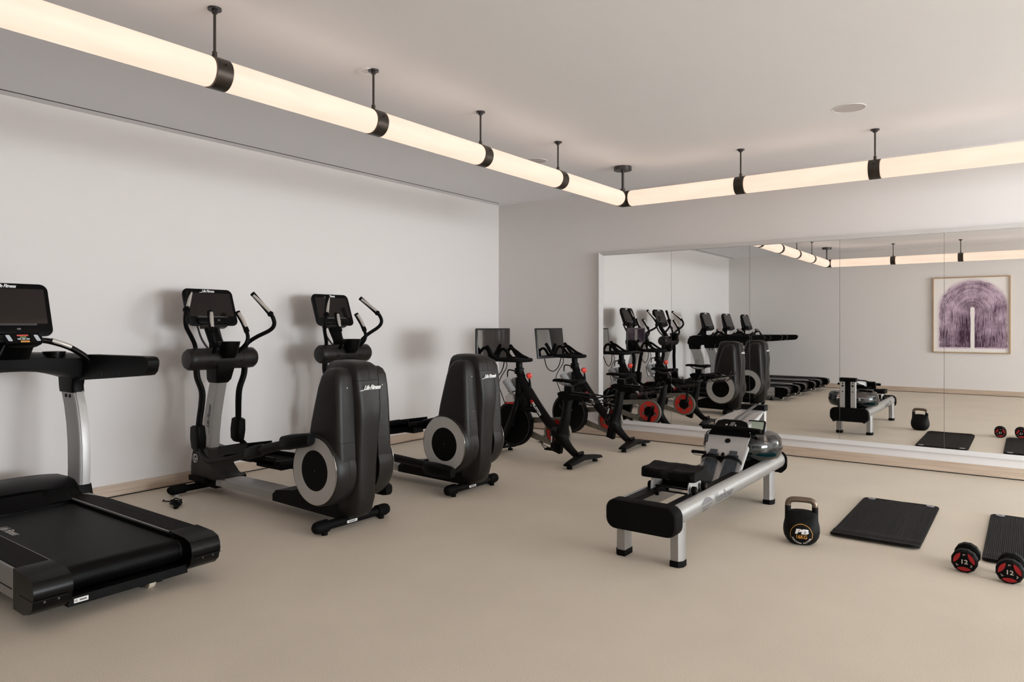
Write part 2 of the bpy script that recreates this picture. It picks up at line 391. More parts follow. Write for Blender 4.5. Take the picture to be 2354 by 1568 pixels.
# ================================================================== ROOM
struct('floor', bx(WX-0.1, RX+0.1, FY-0.1, DY+0.1, -0.1, 0), floorm, smooth=False)
b = new(); box(b, -5.556, RX+.1, FY-.1, DY+.1, ZC, ZC+.12); box(b, WX-.1, -5.580, FY-.1, DY+.1, ZC, ZC+.12); box(b, -5.580, -5.556, 7.257, DY+.1, ZC, ZC+.12)
struct('ceiling', b, ceilm, smooth=False)
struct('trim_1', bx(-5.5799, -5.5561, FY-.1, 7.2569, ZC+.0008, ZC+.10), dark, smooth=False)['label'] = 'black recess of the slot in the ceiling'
struct('wall_left', bx(WX-.1, WX, FY-.1, DY+.1, 0, ZC), wallm, smooth=False)
struct('wall_back', bx(WX, RX, DY, DY+.1, 0, ZC), wallm, smooth=False)
FX0, FX1 = 5.6, 10.0
b = new(); box(b, WX, FX0, FY-.1, FY, 0, ZC); box(b, FX1, RX, FY-.1, FY, 0, ZC); box(b, FX0, FX1, FY-.1, FY, 0, .35); box(b, FX0, FX1, FY-.1, FY, 2.65, ZC)
struct('wall_front', b, wallm, smooth=False)
WY0, WY1, WZ0, WZ1 = 1.3, 6.5, 0.35, 2.65
b = new(); box(b, RX, RX+.2, FY, WY0, 0, ZC); box(b, RX, RX+.2, WY1, DY, 0, ZC); box(b, RX, RX+.2, WY0, WY1, 0, WZ0); box(b, RX, RX+.2, WY0, WY1, WZ1, ZC)
struct('wall_right', b, wallm, smooth=False)
wf = new()  # unseen window, added to give the right hand fill light a source
for y in (WY0, WY0+1.3, WY0+2.6, WY0+3.9, WY1-.05): box(wf, RX+.08, RX+.13, y, y+.05, WZ0, WZ1)
box(wf, RX+.08, RX+.13, WY0, WY1, WZ0, WZ0+.05); box(wf, RX+.08, RX+.13, WY0, WY1, WZ1-.05, WZ1)
fill_win = struct('fill_window_1', wf, trimw, smooth=False)
for k in range(4): obj('pane', bx(RX+.1, RX+.106, WY0+.05+1.3*k, WY0+1.3*(k+1), WZ0+.05, WZ1-.05), fill_glass, fill_win, smooth=False)
wf = new()  # second made-up window, out of view, for the front fill light
for x in (FX0, FX0+1.08, FX0+2.17, FX0+3.26, FX1-.05): box(wf, x, x+.05, FY-.07, FY-.02, WZ0, WZ1)
box(wf, FX0, FX1, FY-.07, FY-.02, WZ0, WZ0+.05); box(wf, FX0, FX1, FY-.07, FY-.02, WZ1-.05, WZ1)
fill_win = struct('fill_window_2', wf, trimw, smooth=False)
for k, x in enumerate((FX0, FX0+1.08, FX0+2.17, FX0+3.26)): obj('pane', bx(x+.05, (FX0+1.08*(k+1) if k < 3 else FX1-.05), FY-.05, FY-.044, WZ0+.05, WZ1-.05), fill_glass, fill_win, smooth=False)
# dark double door in the front wall, caught in the bike tablets by way of the mirror
for k, x in ((1, 2.62), (2, 3.38)):
    d = struct('door_%d' % k, bx(x, x+.75, FY, FY+.035, 0.103, 2.25, .004), darkwood)
    hx = x+.68 if k == 1 else x+.07
    obj('door_handle', tube(new(), [(hx, FY+.035, .9), (hx, FY+.09, .92), (hx, FY+.09, 1.28), (hx, FY+.035, 1.30)], .010, sm=False), chrome, d)
for nm, (x0, x1, y0, y1) in {'left': (WX, WX+.006, FY, DY), 'back': (WX, RX, DY-.006, DY), 'front': (WX, RX, FY, FY+.006), 'right': (RX-.006, RX, FY, DY)}.items():
    struct('baseboard_'+nm, bx(x0, x1, y0, y1, .009, .100, .001, 1), woodm)
    struct('trim_2' if nm == 'left' else 'trim_'+str({'back': 3, 'front': 4, 'right': 5}[nm]), bx(x0+(.0 if nm != 'right' else .003), x1-(.003 if nm == 'left' else 0), y0+(.003 if nm == 'back' else 0), y1-(.003 if nm == 'front' else 0), 0.0005, .009), dark, smooth=False)  # dark strip colours in the shade of the gap below each baseboard

# mirror wall: seven sheets in a white bevelled frame
MT = math.radians(0.10)
mir = thing('wall_mirror', 'wide wall mirror with a slim white frame, behind the rowing machine', 'mirror', (-4.104, DY, .215))
MX = [-4.104, -3.233, -2.359, -1.486, -.616, .255, 1.125, 2.0]
MH = 2.158-.215
for i in range(7):
    o = obj('mirror_panel', bx(.0015, MX[i+1]-MX[i]-.0015, -.004, -.0005, 0, MH, 0), mirm, mir, smooth=False)
    o.location = (MX[i]+4.104, -.007, 0); o.rotation_euler = (-MT, 0, 0)
obj('backing', bx(0, 6.104, -.002, -.0005, 0, MH), trimw, mir, smooth=False)
def frame_piece(nm, pts):     # pts: outer a, outer b, inner b, inner a in x,z
    b = new(); eo, ei = -.046, -.016
    A = [b.verts.new((p[0], e, p[1])) for p, e in zip(pts, (eo, eo, ei, ei))]; B = [b.verts.new((p[0], -.0005, p[1])) for p in pts]
    b.faces.new(A); b.faces.new(B[::-1])
    for i in range(4): b.faces.new((A[i], B[i], B[(i+1) % 4], A[(i+1) % 4]))
    return obj(nm, b, trimw, mir, smooth=False)
FW = .038; XL = 6.104
frame_piece('frame_rail', [(-FW, -FW), (XL+FW, -FW), (XL, 0), (0, 0)])
frame_piece('frame_rail', [(XL+FW, MH+FW), (-FW, MH+FW), (0, MH+.004), (XL, MH+.004)])
frame_piece('frame_rail', [(-FW, MH+FW), (-FW, -FW), (0, 0), (0, MH)])
frame_piece('frame_rail', [(XL+FW, -FW), (XL+FW, MH+FW), (XL, MH), (XL, 0)])

# ================================================================== TUBULAR CEILING LAMP
lamp = thing('tubular_pendant_lamp', 'rectangular loop of glowing opal tubes with dark bronze bands hung under the ceiling', 'lamp', (TX, TY1, ZC))
def L(x, y, z): return (x-TX, y-TY1, z-ZC)
def rod(x, y, big=False):
    r = .013 if big else .007
    b = new(); cyl(b, L(x, y, TZ+TR-.004), L(x, y, ZC-.012), r, seg=14); cyl(b, L(x, y, TZ+TR-.004), L(x, y, TZ+TR+.03), r*1.7, seg=14)
    o = obj('hanger_rod', b, bronze if not big else steelg, lamp)
    b = new()
    if big: cyl(b, L(x, y, ZC-.038), L(x, y, ZC-.0005), .088, seg=40, b=.003); cyl(b, L(x, y, ZC-.055), L(x, y, ZC-.038), .018, seg=16)
    else:
        cyl(b, L(x, y, ZC-.010), L(x, y, ZC-.0005), .033, seg=24, b=.002); cyl(b, L(x, y, ZC-.026), L(x, y, ZC-.010), .014, seg=12)
        cyl(b, L(x+.015, y, ZC-.022), L(x+.015, y, ZC-.01), .004, seg=8); cyl(b, L(x-.015, y, ZC-.022), L(x-.015, y, ZC-.01), .004, seg=8)
    obj('ceiling_plate', b, steelg, o)
RW = .042
def band(x, y, ax):
    a = Vector(ax)*RW; c = Vector(L(x, y, TZ))
    o = obj('clamp_band', cyl(new(), c-a, c+a, TR+.0035, seg=48, b=.002), bronze, lamp)
    s = Vector(ax).cross(Vector((0, 0, 1)))
    b = new()
    for k in (1, -1): cyl(b, c+s*k*(TR+.001)+Vector((0, 0, .03)), c+s*k*(TR+.0045)+Vector((0, 0, .03)), .005, seg=10)
    obj('screw', b, dark, o)
def seg_tube(p, q, ax):
    a = Vector(ax); p, q = Vector(L(*p)), Vector(L(*q)); m = (p+q)/2
    prof = [(TR-.012, -(q-p).length/2), (TR-.003, -(q-p).length/2+.004), (TR, -(q-p).length/2+.012), (TR, (q-p).length/2-.012), (TR-.003, (q-p).length/2-.004), (TR-.012, (q-p).length/2)]
    b = lathe(new(), (0, 0, 0), (1, 0, 0), prof, 40)
    o = obj('light_tube', b, tubem, lamp, ang=60); o.location = m; o.rotation_euler = (0, 0, math.atan2(a.y, a.x))
YS = [.88, 1.935, 2.99, 4.047, 5.11]; XS = [-2.095, -1.005, .085, 1.175, 2.265, 3.355, 4.445, 5.535, 6.625, 7.715, 8.805, 9.895]
for X in (TX, TX1):
    e = [TY0+.085]+[v for y in YS for v in (y+.015-RW, y+.015+RW)]+[TY1-.085]
    for i in range(0, len(e), 2): seg_tube((X, e[i], TZ), (X, e[i+1], TZ), (0, 1, 0))
    for y in YS: band(X, y+.015, (0, 1, 0)); rod(X, y)
for Y in (TY0, TY1):
    e = [TX+.085]+[v for x in XS for v in (x-RW, x+RW)]+[TX1-.085]
    for i in range(0, len(e), 2): seg_tube((e[i], Y, TZ), (e[i+1], Y, TZ), (1, 0, 0))
    for x in XS: band(x, Y, (1, 0, 0)); rod(x, Y)
for X, sx in ((TX, 1), (TX1, -1)):
    for Y, sy in ((TY0, 1), (TY1, -1)):
        r = TR+.003; n = 48; rings = []
        for kind in (0, 1, 2):
            R = []
            for i in range(n):
                u, h = r*math.cos(2*PI*i/n), r*math.sin(2*PI*i/n)
                if kind == 0: R.append(L(X+sx*u, Y+sy*.088, TZ+h))
                elif kind == 1: R.append(L(X+sx*u, Y+sy*u, TZ+h))
                else: R.append(L(X+sx*.088, Y+sy*u, TZ+h))
            rings.append(R)
        obj('corner_joint', loft(new(), rings), bronze, lamp); rod(X, Y, True)

# flush round loudspeakers in the ceiling, cover plate by the second hanger
for (x, y, lb) in ((-3.84, 5.58, 'white round flush loudspeaker in the ceiling behind the left tube run near the corner'), (-1.06, 5.58, 'white round flush loudspeaker in the open ceiling to the right')):
    t = thing('ceiling_speaker', lb, 'speaker', (x, y, ZC), 0)
    obj('grille', cyl(new(), (0, 0, -.0015), (0, 0, -.0003), .104, seg=48), speakerm, t)
    obj('rim', ringc(new(), (0, 0, -.0015), (0, 0, 1), .114, .107, .0024), ceilm, t)
tag(obj('ceiling_cover_plate', ringc(new(), (-3.33, 2.99, ZC-.002), (0, 0, 1), .068, .04, .003), ceilm), 'thin white round cover plate on the ceiling around the second hanger rod', 'cover plate')
# wall socket, seen by way of the mirror
so = thing('wall_socket', 'white wall socket plate low on the left wall between treadmills and cross trainers', 'socket', (WX, 1.24, .26))
obj('cover', bx(.0005, .008, -.06, .06, -.04, .04, .003), trimw, so); obj('outlet', new() and bx(.008, .0085, -.035, .035, -.02, .02), greyp, so)

# painting on the front wall, seen by way of the mirror
pt = thing('framed_artwork', 'abstract purple ink arch on white paper in a thin oak frame', 'painting', (-.918, FY, 1.555))
obj('canvas', bx(-.615, .615, .004, .022, -.725, .725), printm, pt, smooth=False)
for a in ((-.635, .635, .725, .745), (-.635, .635, -.745, -.725), (-.635, -.615, -.725, .725), (.615, .635, -.725, .725)):
    obj('frame_bar', bx(a[0], a[1], .001, .045, a[2], a[3], .001), framew, pt)

# ================================================================== CONSOLE shared by treadmill and cross trainer
def console(t, X, z, wdt, h, tilt, dep=.055):
    v = Vector((math.sin(tilt), 0, math.cos(tilt))); nrm = Vector((-math.cos(tilt), 0, math.sin(tilt))); r = Vector((0, -1, 0)); o = Vector((X, 0, z))
    P = lambda a, c, k=0: o+r*a+v*c+nrm*k
    b = new()
    def ring(w0, h0, k, dv=0): return [P(p[0], p[1]+h/2+dv, k) for p in rrect(w0, h0, .045, 5)]
    loft(b, [ring(wdt*.80, h*.78, -dep), ring(wdt*.97, h*.95, -dep*.55), ring(wdt, h, -.012), ring(wdt, h, -.003), ring(wdt-.008, h-.008, 0)])
    c = obj('console', b, blackm, t)
    b = new(); plate(b, rrect(wdt-.05, h-.115, .006), P(0, h/2+.022, .0), r, v, .0012); obj('screen', b, screenm, c)
    b = new(); loft(b, [[P(p[0], p[1]+.036, k) for p in rrect(wdt*.66*s, .052*s, .02)] for k, s in ((0, 1), (.012, 1), (.018, .92))]); obj('control_ledge', b, black, c)
    b = new(); 
    for k in (0, 1): plate(b, rrect(wdt*.62, .0035, .001), P(0, .078-.007*k, .0002), r, v, .0006)
    obj('media_slot', b, greyp, c)
    b = new(); plate(b, rrect(.020, .012, .003), P(.035, .040, .0182), r, v, .0004); obj('reader_mark', b, greyp, c)
    obj('lettering', script_logo(.030, P(0, h-.020, .0003), r, v), white, c)
    b = new(); loft(b, [[P(p[0], p[1]-.004, k) for p in rrect(wdt*.5, .020, .005)] for k in (-.04, .002)]); obj('port_panel', b, shroudm, c)
    return P

# ================================================================== TREADMILL (x forward, y to the user's left)
def treadmill(label, loc):
    t = thing('treadmill', label, 'treadmill', loc, PI, 'treadmills in a row facing the left wall')
    obj('base_frame', bx(.05, 1.80, -.36, .36, .072, .108, .008), blackm, t)
    # belt wrapped round the rear roller
    out = [(1.46, .112), (1.46, .226), (.10, .226)]+[(.095-.058*math.sin(a), .169+.057*math.cos(a)) for a in [PI*k/10 for k in range(1, 10)]]+[(.10, .112)]
    be = obj('running_belt', prism(new(), out, 'y', -.262, .262), beltm, t)
    bm = join_text([text('Life Fitness', .062, (.95, .195, .2264), (-1, 0, 0), (0, -1, 0), shear=.38, bold=.010, ext=.0003, sx=.95, space=.9)])
    obj('lettering', bm, gripsil, be)
    obj('roller_rim', cyl(new(), (.095, .262, .169), (.095, .272, .169), .052, seg=28), steelg, t); obj('roller_rim', cyl(new(), (.095, -.262, .169), (.095, -.272, .169), .052, seg=28), steelg, t)
    for s in (1, -1):
        Y = lambda a, c: (min(a*s, c*s), max(a*s, c*s))
        # silver side rail, rounded outside
        b = new(); prism(b, [(.275*s, .10), (.275*s, .2455), (.277*s, .2475), (.402*s, .2475), (.420*s, .240), (.424*s, .20), (.424*s, .16), (.415*s, .10), (.38*s, .075), (.30*s, .075)], 'x', .165, 1.56, .002)
        rl = obj('side_rail', b, silver, t)
        arc = [(1.12+.36*math.sin(PI/2*k/8), .283+.129*math.cos(PI/2*k/8)) for k in range(9)]
        poly = [(.178, .283), (.178, .412)]+[(x, y) for x, y in arc][:-1]+[(1.48, .283)]
        b = new(); prism(b, [(x, y*s) for x, y in poly], 'z', .2440, .2500, .0012, 1); obj('tread_pad', b, padm, rl)
        b = new(); box(b, .19, 1.10, *Y(.352, .3535), .2500, .2504); obj('pad_groove', b, dark, rl)
        obj('inner_trim', bx(.13, 1.50, *Y(.2635, .2745), .10, .2435, .001, 1), blackm, t)
        obj('side_groove', bx(.2, 1.5, *Y(.4235, .4255), .150, .154), dark, rl)
        tx = text('Life Fitness', .07, (.75, .4248*s, .190), (-s, 0, 0), (0, 0, 1), shear=.38, bold=.02, ext=.0006, space=.86)
        obj('lettering', join_text([tx]), greyp, rl)
        # rear end cap
        pf = [(.175, .250), (.02, .243), (-.030, .228), (-.048, .20), (-.052, .165), (-.045, .150), (-.035, .115), (.0, .085), (.06, .070), (.175, .070)]
        ec = obj('end_cap', prism(new(), pf, 'y', *Y(.272, .427), .008), blackg, t)
        obj('seam', bx(-.0535, .10, *Y(.29, .4285), .147, .150), dark, ec)
        b = new()
        for (x, y) in ((-.0515, .33), (-.0515, .385)): cyl(b, (x-.001, y*s, .140), (x+.01, y*s, .140), .005, seg=10)
        obj('screw', b, steelg, ec)
        # motor end upright
        C = [(.13, 1.575), (.25, 1.560), (.40, 1.552), (.55, 1.556), (.68, 1.575), (.80, 1.610), (.92, 1.665)]
        rings = [[(x+p[0], s*.389+p[1], z) for p in rrect(.195, .062, .016, 3)] for z, x in C]
        up = obj('upright', loft(new(), rings), silver, t)
        rings = [[(x-.098+p[0], s*.396+p[1], z) for p in rrect(.012, .050, .005, 2)] for z, x in C]
        obj('rear_strip', loft(new(), rings), alu, up)
        b = new()
        for x in (1.60, 1.66): cyl(b, (x, s*.354, .865), (x, s*.3585, .865), .012, seg=16)
        obj('bolt', b, dark, up)
        if s == 1 or True: obj('badge', emblem((1.60, s*.4205, .66), (0, s, 0), (0, 0, 1), .035), pewter, up)
        b = new(); loft(b, [[(x+p[0], s*.39+p[1], z) for p in rrect(w_, .078, .02, 3)] for z, x, w_ in ((.888, 1.655, .215), (.93, 1.665, .22), (.99, 1.66, .25), (1.05, 1.64, .28))]); obj('upright_collar', b, blackm, t)
        b = new(); loft(b, [[(x+p[0], s*.385+p[1], z) for p in rrect(w_, .095, .02, 3)] for z, x, w_ in ((.06, 1.55, .36), (.22, 1.56, .28), (.30, 1.565, .225))]); obj('upright_boot', b, black, t)
        # long handrail
        hp = [(.650, 1.148), (.612, 1.143), (.590, 1.125), (.590, 1.10), (.606, 1.062), (.64, 1.040), (.69, 1.034), (1.10, 1.002), (1.50, .972), (1.76, .965), (1.80, 1.00), (1.78, 1.09), (1.70, 1.13), (1.36, 1.142)]
        hr = obj('handrail', prism(new(), hp, 'y', *Y(.366, .432), .010), black, t)
        b = new()
        for x, z in ((.68, 1.10), (.93, 1.040), (1.15, 1.025), (1.37, 1.01)): cyl(b, (x, s*.364, z), (x, s*.367, z), .009, seg=14)
        obj('cap', b, blackg, hr)
        # curved grip bar from the control pod down to the handrail
        path = [(1.33, .075*s, 1.238), (1.35, .15*s, 1.230), (1.355, .26*s, 1.190), (1.35, .35*s, 1.128), (1.33, .398*s, 1.072)]
        g = obj('grip_bar', tube(new(), path, [.016, .018, .018, .018, .017], n=6), blackg, t)
        obj('grip_contact', tube(new(), [(1.346, .155*s, 1.235), (1.350, .21*s, 1.216), (1.350, .265*s, 1.193)], .0165), gripsil, g)
        # cup holder
        cx = 1.52
        b = new(); loft(b, [[(cx+r_*1.25*math.cos(a), s*.235+r_*math.sin(a), z) for a in [2*PI*k/28 for k in range(28)]] for z, r_ in ((1.04, .045), (1.155, .062), (1.162, .062), (1.158, .052), (1.06, .04))], caps=True); obj('cup_holder', b, blackg, t)
    # rear cross bar with paper label
    rb = obj('rear_bar', bx(-.005, .05, -.275, .275, .070, .112, .004), blackm, t)
    b = new(); plate(b, rrect(.060, .020, .002), (-.0055, .222, .091), (0, -1, 0), (0, 0, 1), .0006); st = obj('label_sticker', b, sticker, rb)
    b = new(); plate(b, rrect(.030, .007, .001), (-.0064, .214, .091), (0, -1, 0), (0, 0, 1), .0003)
    for k in range(4): box(b, -.0067, -.0063, .238+.003*k, .2395+.003*k, .085+.002*(k % 2), .096)
    obj('print', b, greyp, st)
    # feet and transport roller
    for s in (1, -1):
        wx, wy = (.13, -.150) if s == 1 else (.45, .190)
        obj('wheel', lathe(new(), (wx, wy, .034), (0, 1, 0), [(.016, -.016), (.032, -.016), (.034, -.010), (.034, .010), (.032, .016), (.016, .016)], 28), beigew, t)
        b = new(); cyl(b, (wx, wy-.05, .034), (wx, wy+.05, .034), .014); box(b, wx-.02, wx+.02, wy-.055, wy-.03, .022, .085); box(b, wx-.02, wx+.02, wy+.03, wy+.055, .022, .085); obj('wheel_bracket', b, blackm, t)
        b = new(); cyl(b, (.28, -.27*s, 0), (.28, -.27*s, .012), .04, seg=24, b=.003); cyl(b, (.28, -.27*s, .012), (.28, -.27*s, .06), .012); obj('levelling_foot', b, rubber, t)
        b = new(); cyl(b, (1.7, -.27*s, 0), (1.7, -.27*s, .055), .03, seg=24, b=.003); obj('levelling_foot', b, rubber, t)
    # motor cover
    def mc(y):
        k = 1-(abs(y)/.40)**4*.22; q = .045*(abs(y)/.40)**2
        return [(1.30+q*3, y, .235), (1.40+q*2, y, .235+.070*k), (1.50+q, y, .235+.108*k), (1.62, y, .235+.118*k), (1.80, y, .235+.112*k), (1.92, y, .235+.05*k), (1.95, y, .19), (1.95, y, .07), (1.32, y, .07)]
    obj('motor_cover', loft(new(), [mc(y) for y in [-.36+.06*k for k in range(13)]]), black, t)
    b = new(); loft(b, [[(1.345-.02+.02*abs(y)/.3, y, .242), (1.43, y, .318-.25*y*y), (1.428, y, .322-.25*y*y), (1.34-.02+.02*abs(y)/.3, y, .246)] for y in [-.27+.045*k for k in range(13)]]); obj('cover_insert', b, blackg, t)
    # dashboard between the handrails
    def ds(y):
        a = abs(y)/.40; zb = 1.045-.085*a**2.2; zt = 1.150-.015*a
        return [(1.44+.03*(1-a), y, zb+.02), (1.50, y, zb), (1.74, y, zb), (1.80, y, zb+.04), (1.78, y, zt-.01), (1.70, y, zt+.012), (1.50, y, zt+.005), (1.43+.03*(1-a), y, zt-.02)]
    obj('dashboard', loft(new(), [ds(y) for y in [-.38+.038*k for k in range(21)]], b=0), black, t)
    # control pod with its keys
    tl = math.radians(42); v = Vector((math.sin(tl), 0, math.cos(tl))); n_ = Vector((-math.cos(tl), 0, math.sin(tl))); r = Vector((0, -1, 0)); o = Vector((1.30, 0, 1.225))
    b = new(); loft(b, [[o+r*p[0]+v*(p[1]+.035)+n_*k for p in rrect(.205*s_, .078*s_, .03)] for k, s_ in ((-.045, .86), (-.02, 1), (-.004, 1), (0, .96))])
    pod = obj('control_pod', b, blackg, t)
    b = new(); loft(b, [[(x+p[0], p[1], z) for p in rrect(w_, .15, .02, 3)] for z, x, w_ in ((1.12, 1.49, .10), (1.18, 1.42, .07), (1.235, 1.35, .06))]); obj('pod_bracket', b, blackg, t)
    def key(x, y, w_, h_, m_, sk=0):
        b = new(); q = rrect(w_, h_, min(w_, h_)*.25, 2); plate(b, [(a+sk*c, c) for a, c in q], o+r*x+v*(y+.035)+n_*.0002, r, v, .0014); obj('key', b, m_, pod)
    key(-.072, .002, .022, .048, btnw, -.2); key(.072, .002, .022, .048, btnw, -.2); key(0, .022, .058, .010, btnr); key(0, .008, .032, .007, btng)
    for k in (-1, 0, 1): key(.022*k, -.006, .018, .009, btnw)
    key(.004, -.025, .046, .013, btny); 
    b = new(); plate(b, rrect(.038, .003, .001, 2), o+r*.004+v*.010+n_*.0017, r, v, .0004); obj('key_print', b, btnr, pod)
    # screen console
    console(t, 1.50, 1.262, .455, .345, math.radians(19), .065)
    b = new(); loft(b, [[(x+p[0], p[1], z) for p in rrect(w_, d_, .015, 3)] for z, x, w_, d_ in ((1.13, 1.70, .16, .20), (1.20, 1.66, .09, .15), (1.30, 1.62, .07, .15), (1.47, 1.68, .03, .12))]); obj('console_neck', b, blackm, t)
    return t
tm = treadmill('black treadmill with silver uprights at the left edge, nearest the cross trainers', (-3.45, 1.61, 0))
dup(tm, (-3.45, .44, 0), 'middle black treadmill of the row of three, seen only in the mirror')
dup(tm, (-3.45, -.73, 0), 'black treadmill seen only in the mirror, end of the row nearest the painting wall')

# ================================================================== CROSS TRAINER
def cross_trainer(label, loc, near_high=True):
    t = thing('cross_trainer', label, 'cross trainer', loc, PI, 'cross trainers facing the left wall')
    # stabiliser feet
    f = obj('rear_foot', tube(new(), [(0, -.30, .052), (0, .30, .052)], .030, n=1, seg=20), blackm, t)
    for s in (1, -1):
        b = lathe(new(), (0, s*.205, .052), (0, s, 0), [(.034, 0), (.040, .005), (.041, .05), (.040, .08), (.034, .100), (.022, .112), (.004, .116)], 24); obj('end_cap', b, rubber, f)
        b = new(); cyl(b, (-.012, s*.24, 0), (-.012, s*.24, .02), .02, seg=18, b=.003); obj('levelling_foot', b, rubber, f)
    b = new(); plate(b, rrect(.085, .018, .002), (-.0302, .03, .047), (0, -1, 0), (-.08, 0, 1), .0008); st = obj('label_sticker', b, sticker, f)
    b = new()
    for k in range(7): plate(b, rrect(.006, .009, .001, 1), (-.0311, .055-.008*k, .047), (0, -1, 0), (-.08, 0, 1), .0004)
    obj('print', b, greyp, st)
    f = obj('front_foot', tube(new(), [(1.74, -.29, .045), (1.74, .29, .045)], .026, n=1, seg=20), blackm, t)
    for s in (1, -1): obj('end_cap', tube(new(), [(1.74, s*.20, .047), (1.74, s*.30, .047), (1.735, s*.325, .043)], [.036, .038, .024], seg=18), rubber, f); obj('levelling_foot', cyl(new(), (1.74, s*.27, 0), (1.74, s*.27, .012), .022, seg=18), silver, f)
    b = new(); box(b, 1.50, 1.80, -.085, .085, .055, .15, .008); box(b, 1.60, 1.84, -.11, .115, .085, .125, .006); obj('front_bracket', b, blackm, t)
    # floor rail
    b = new(); prism(b, [(-.082, .078), (-.082, .128), (-.066, .144), (.066, .144), (.082, .128), (.082, .078)], 'x', .66, 1.52, .003); r_ = obj('floor_rail', b, silver, t)
    obj('rail_inlay', bx(.66, 1.51, -.040, .040, .1435, .1455, .0008, 1), alu, r_)
    # black bed under the drive
    pf = [(.74, .078), (.74, .125), (.70, .158), (.62, .170), (.50, .185), (.42, .215), (.34, .24), (.05, .20), (.02, .10), (.03, .064), (.15, .066)]
    bed = obj('drive_bed', prism(new(), pf, 'y', -.100, .100, .006), black, t)
    b = new()
    for x, z in ((.69, .13), (.70, .10), (.42, .13), (.22, .11), (.0, .11)): cyl(b, (x, .0995, z), (x, .104, z), .009, seg=12)
    obj('bolt', b, blackg, bed)
    # central shroud: rings up the height, facet down the back
    sec = [(.062, -.035, .20, .062, .080), (.078, -.085, .22, .068, .088), (.110, -.122, .23, .071, .092), (.205, -.150, .24, .074, .096), (.40, -.160, .26, .078, .100), (.58, -.171, .25, .083, .103), (.70, -.183, .24, .089, .106), (.795, -.188, .23, .093, .107), (.90, -.174, .21, .097, .108), (.97, -.162, .19, .100, .108)]
    def ring(z, xr, xf, wr, wf): return [(xr, 0, z), (xr+.005, wr*.70, z), (xr+.009, wr*.88, z), (xr+.020, wr*.985, z), (xr+.10, wf, z), (xf-.03, wf, z), (xf, wf*.7, z), (xf, -wf*.7, z), (xf-.03, -wf, z), (xr+.10, -wf, z), (xr+.020, -wr*.985, z), (xr+.009, -wr*.88, z), (xr+.005, -wr*.70, z)]
    sh = obj('centre_shroud', loft(new(), [ring(*q) for q in sec]), shroudm, t, ang=42)
    top = [(.973, -.161, .19, .099, .108), (1.03, -.152, .175, .096, .104), (1.062, -.138, .165, .090, .098), (1.082, -.105, .15, .080, .086), (1.094, -.06, .12, .062, .066), (1.098, -.02, .09, .04, .04)]
    cp = obj('shroud_cap', loft(new(), [ring(*q) for q in top]), shroudm, t, ang=42)
    obj('seam', loft(new(), [[(x-.0012, y, z) for y in (-.0012, .0012)]+[(x+.004, y, z) for y in (.0012, -.0012)] for x, z in ((-.161, .973), (-.152, 1.03), (-.138, 1.062), (-.105, 1.082))]), dark, cp)
    obj('seam', loft(new(), [ring(z, -.1625, .191, .1004, .1086) for z in (.9695, .9735)]), dark, sh)
    obj('lettering', script_logo(.040, (-.1735, -.012, .925), (0, -1, 0), (-.12, 0, 1), .0022), white, sh)
    for s in (1, -1):
        # side pod above the wheel housing
        P = [(.40, -.138, .212, 1), (.50, -.140, .200, 1), (.585, -.135, .185, 1), (.70, -.130, .160, 1), (.82, -.125, .128, .98), (.93, -.116, .098, .95), (1.00, -.108, .072, .90), (1.035, -.092, .045, .82), (1.053, -.065, .012, .66)]
        def pr(z, x0, x1, k=1):
            r_ = min(.040, (x1-x0)*.3); o_ = [(x0, s*.098), (x1, s*.098)]; y1 = .098+.132*k
            for cx_, a0 in ((x1-r_, 0), (x0+r_, PI/2)):
                for q_ in range(6): a = a0+PI/2*q_/5; o_.append((cx_+r_*math.cos(a), s*(y1-r_+r_*math.sin(a))))
            return [(x, y, z) for x, y in o_]
        pod = obj('side_pod', loft(new(), [pr(z, a, c, kk) for z, a, c, kk in P]), shroudm, t, ang=50)
        b = new(); loft(b, [pr(z, -.1362, .1862, 1.006) for z in (.583, .586)]); obj('seam', b, dark, pod)
        b = new()
        for z, x in ((.93, -.1165), (.66, -.1325)): obj('screw', cyl(new(), (x, s*.150, z), (x-.004, s*.150, z), .0035, seg=8), chrome, pod)
        c = (.085, 0, .395); h = [(.236, .098), (.238, .150), (.236, .152), (.236, .175), (.232, .225), (.222, .240), (.205, .240)]
        dh = obj('wheel_housing', lathe(new(), c, (0, s, 0), h, 64), shroudm, t, ang=30)
        obj('disc_ring', ringc(new(), (c[0], s*.241, c[2]), (0, s, 0), .216, .131, .006, 72), discm, dh)
        obj('disc_edge', ringc(new(), (c[0], s*.242, c[2]), (0, s, 0), .219, .2145, .007, 72), chrome, dh)
        obj('disc_centre', cyl(new(), (c[0], s*.238, c[2]), (c[0], s*.243, c[2]), .131, seg=64), blackm, dh)
        obj('hub_dot', cyl(new(), (c[0], s*.243, c[2]), (c[0], s*.2438, c[2]), .004, seg=10), greyp, dh)
        # crank arm, pedal and lever: one side high, the other low
        high = (s == 1) == near_high
        if high:
            cr = (.155, .585); barp = [(.17, .29, .578), (.35, .285, .540), (.62, .275, .475), (.86, .262, .415), (1.05, .255, .365), (1.22, .25, .330), (1.34, .24, .318), (1.43, .225, .345), (1.50, .212, .40)]
            px, pz, pa = .94, .445, .16; sw = -1
        else:
            cr = (.045, .205); barp = [(.05, .29, .212), (.28, .285, .225), (.55, .275, .235), (.82, .262, .240), (1.08, .255, .245), (1.28, .25, .255), (1.42, .24, .275), (1.53, .225, .32), (1.64, .212, .39)]
            px, pz, pa = 1.12, .300, .02; sw = 1
        barp = [(x, s*y, z) for x, y, z in barp]
        arm = obj('pedal_arm', tube(new(), barp, [.030, .031, .033, .033, .030, .026, .025, .025, .023], up=(0, 0, 1), flat=.8, seg=14), black, t)
        x0, z0 = cr; dx, dz = (.30, .10) if high else (.26, .01)
        sl = -.17 if high else .04
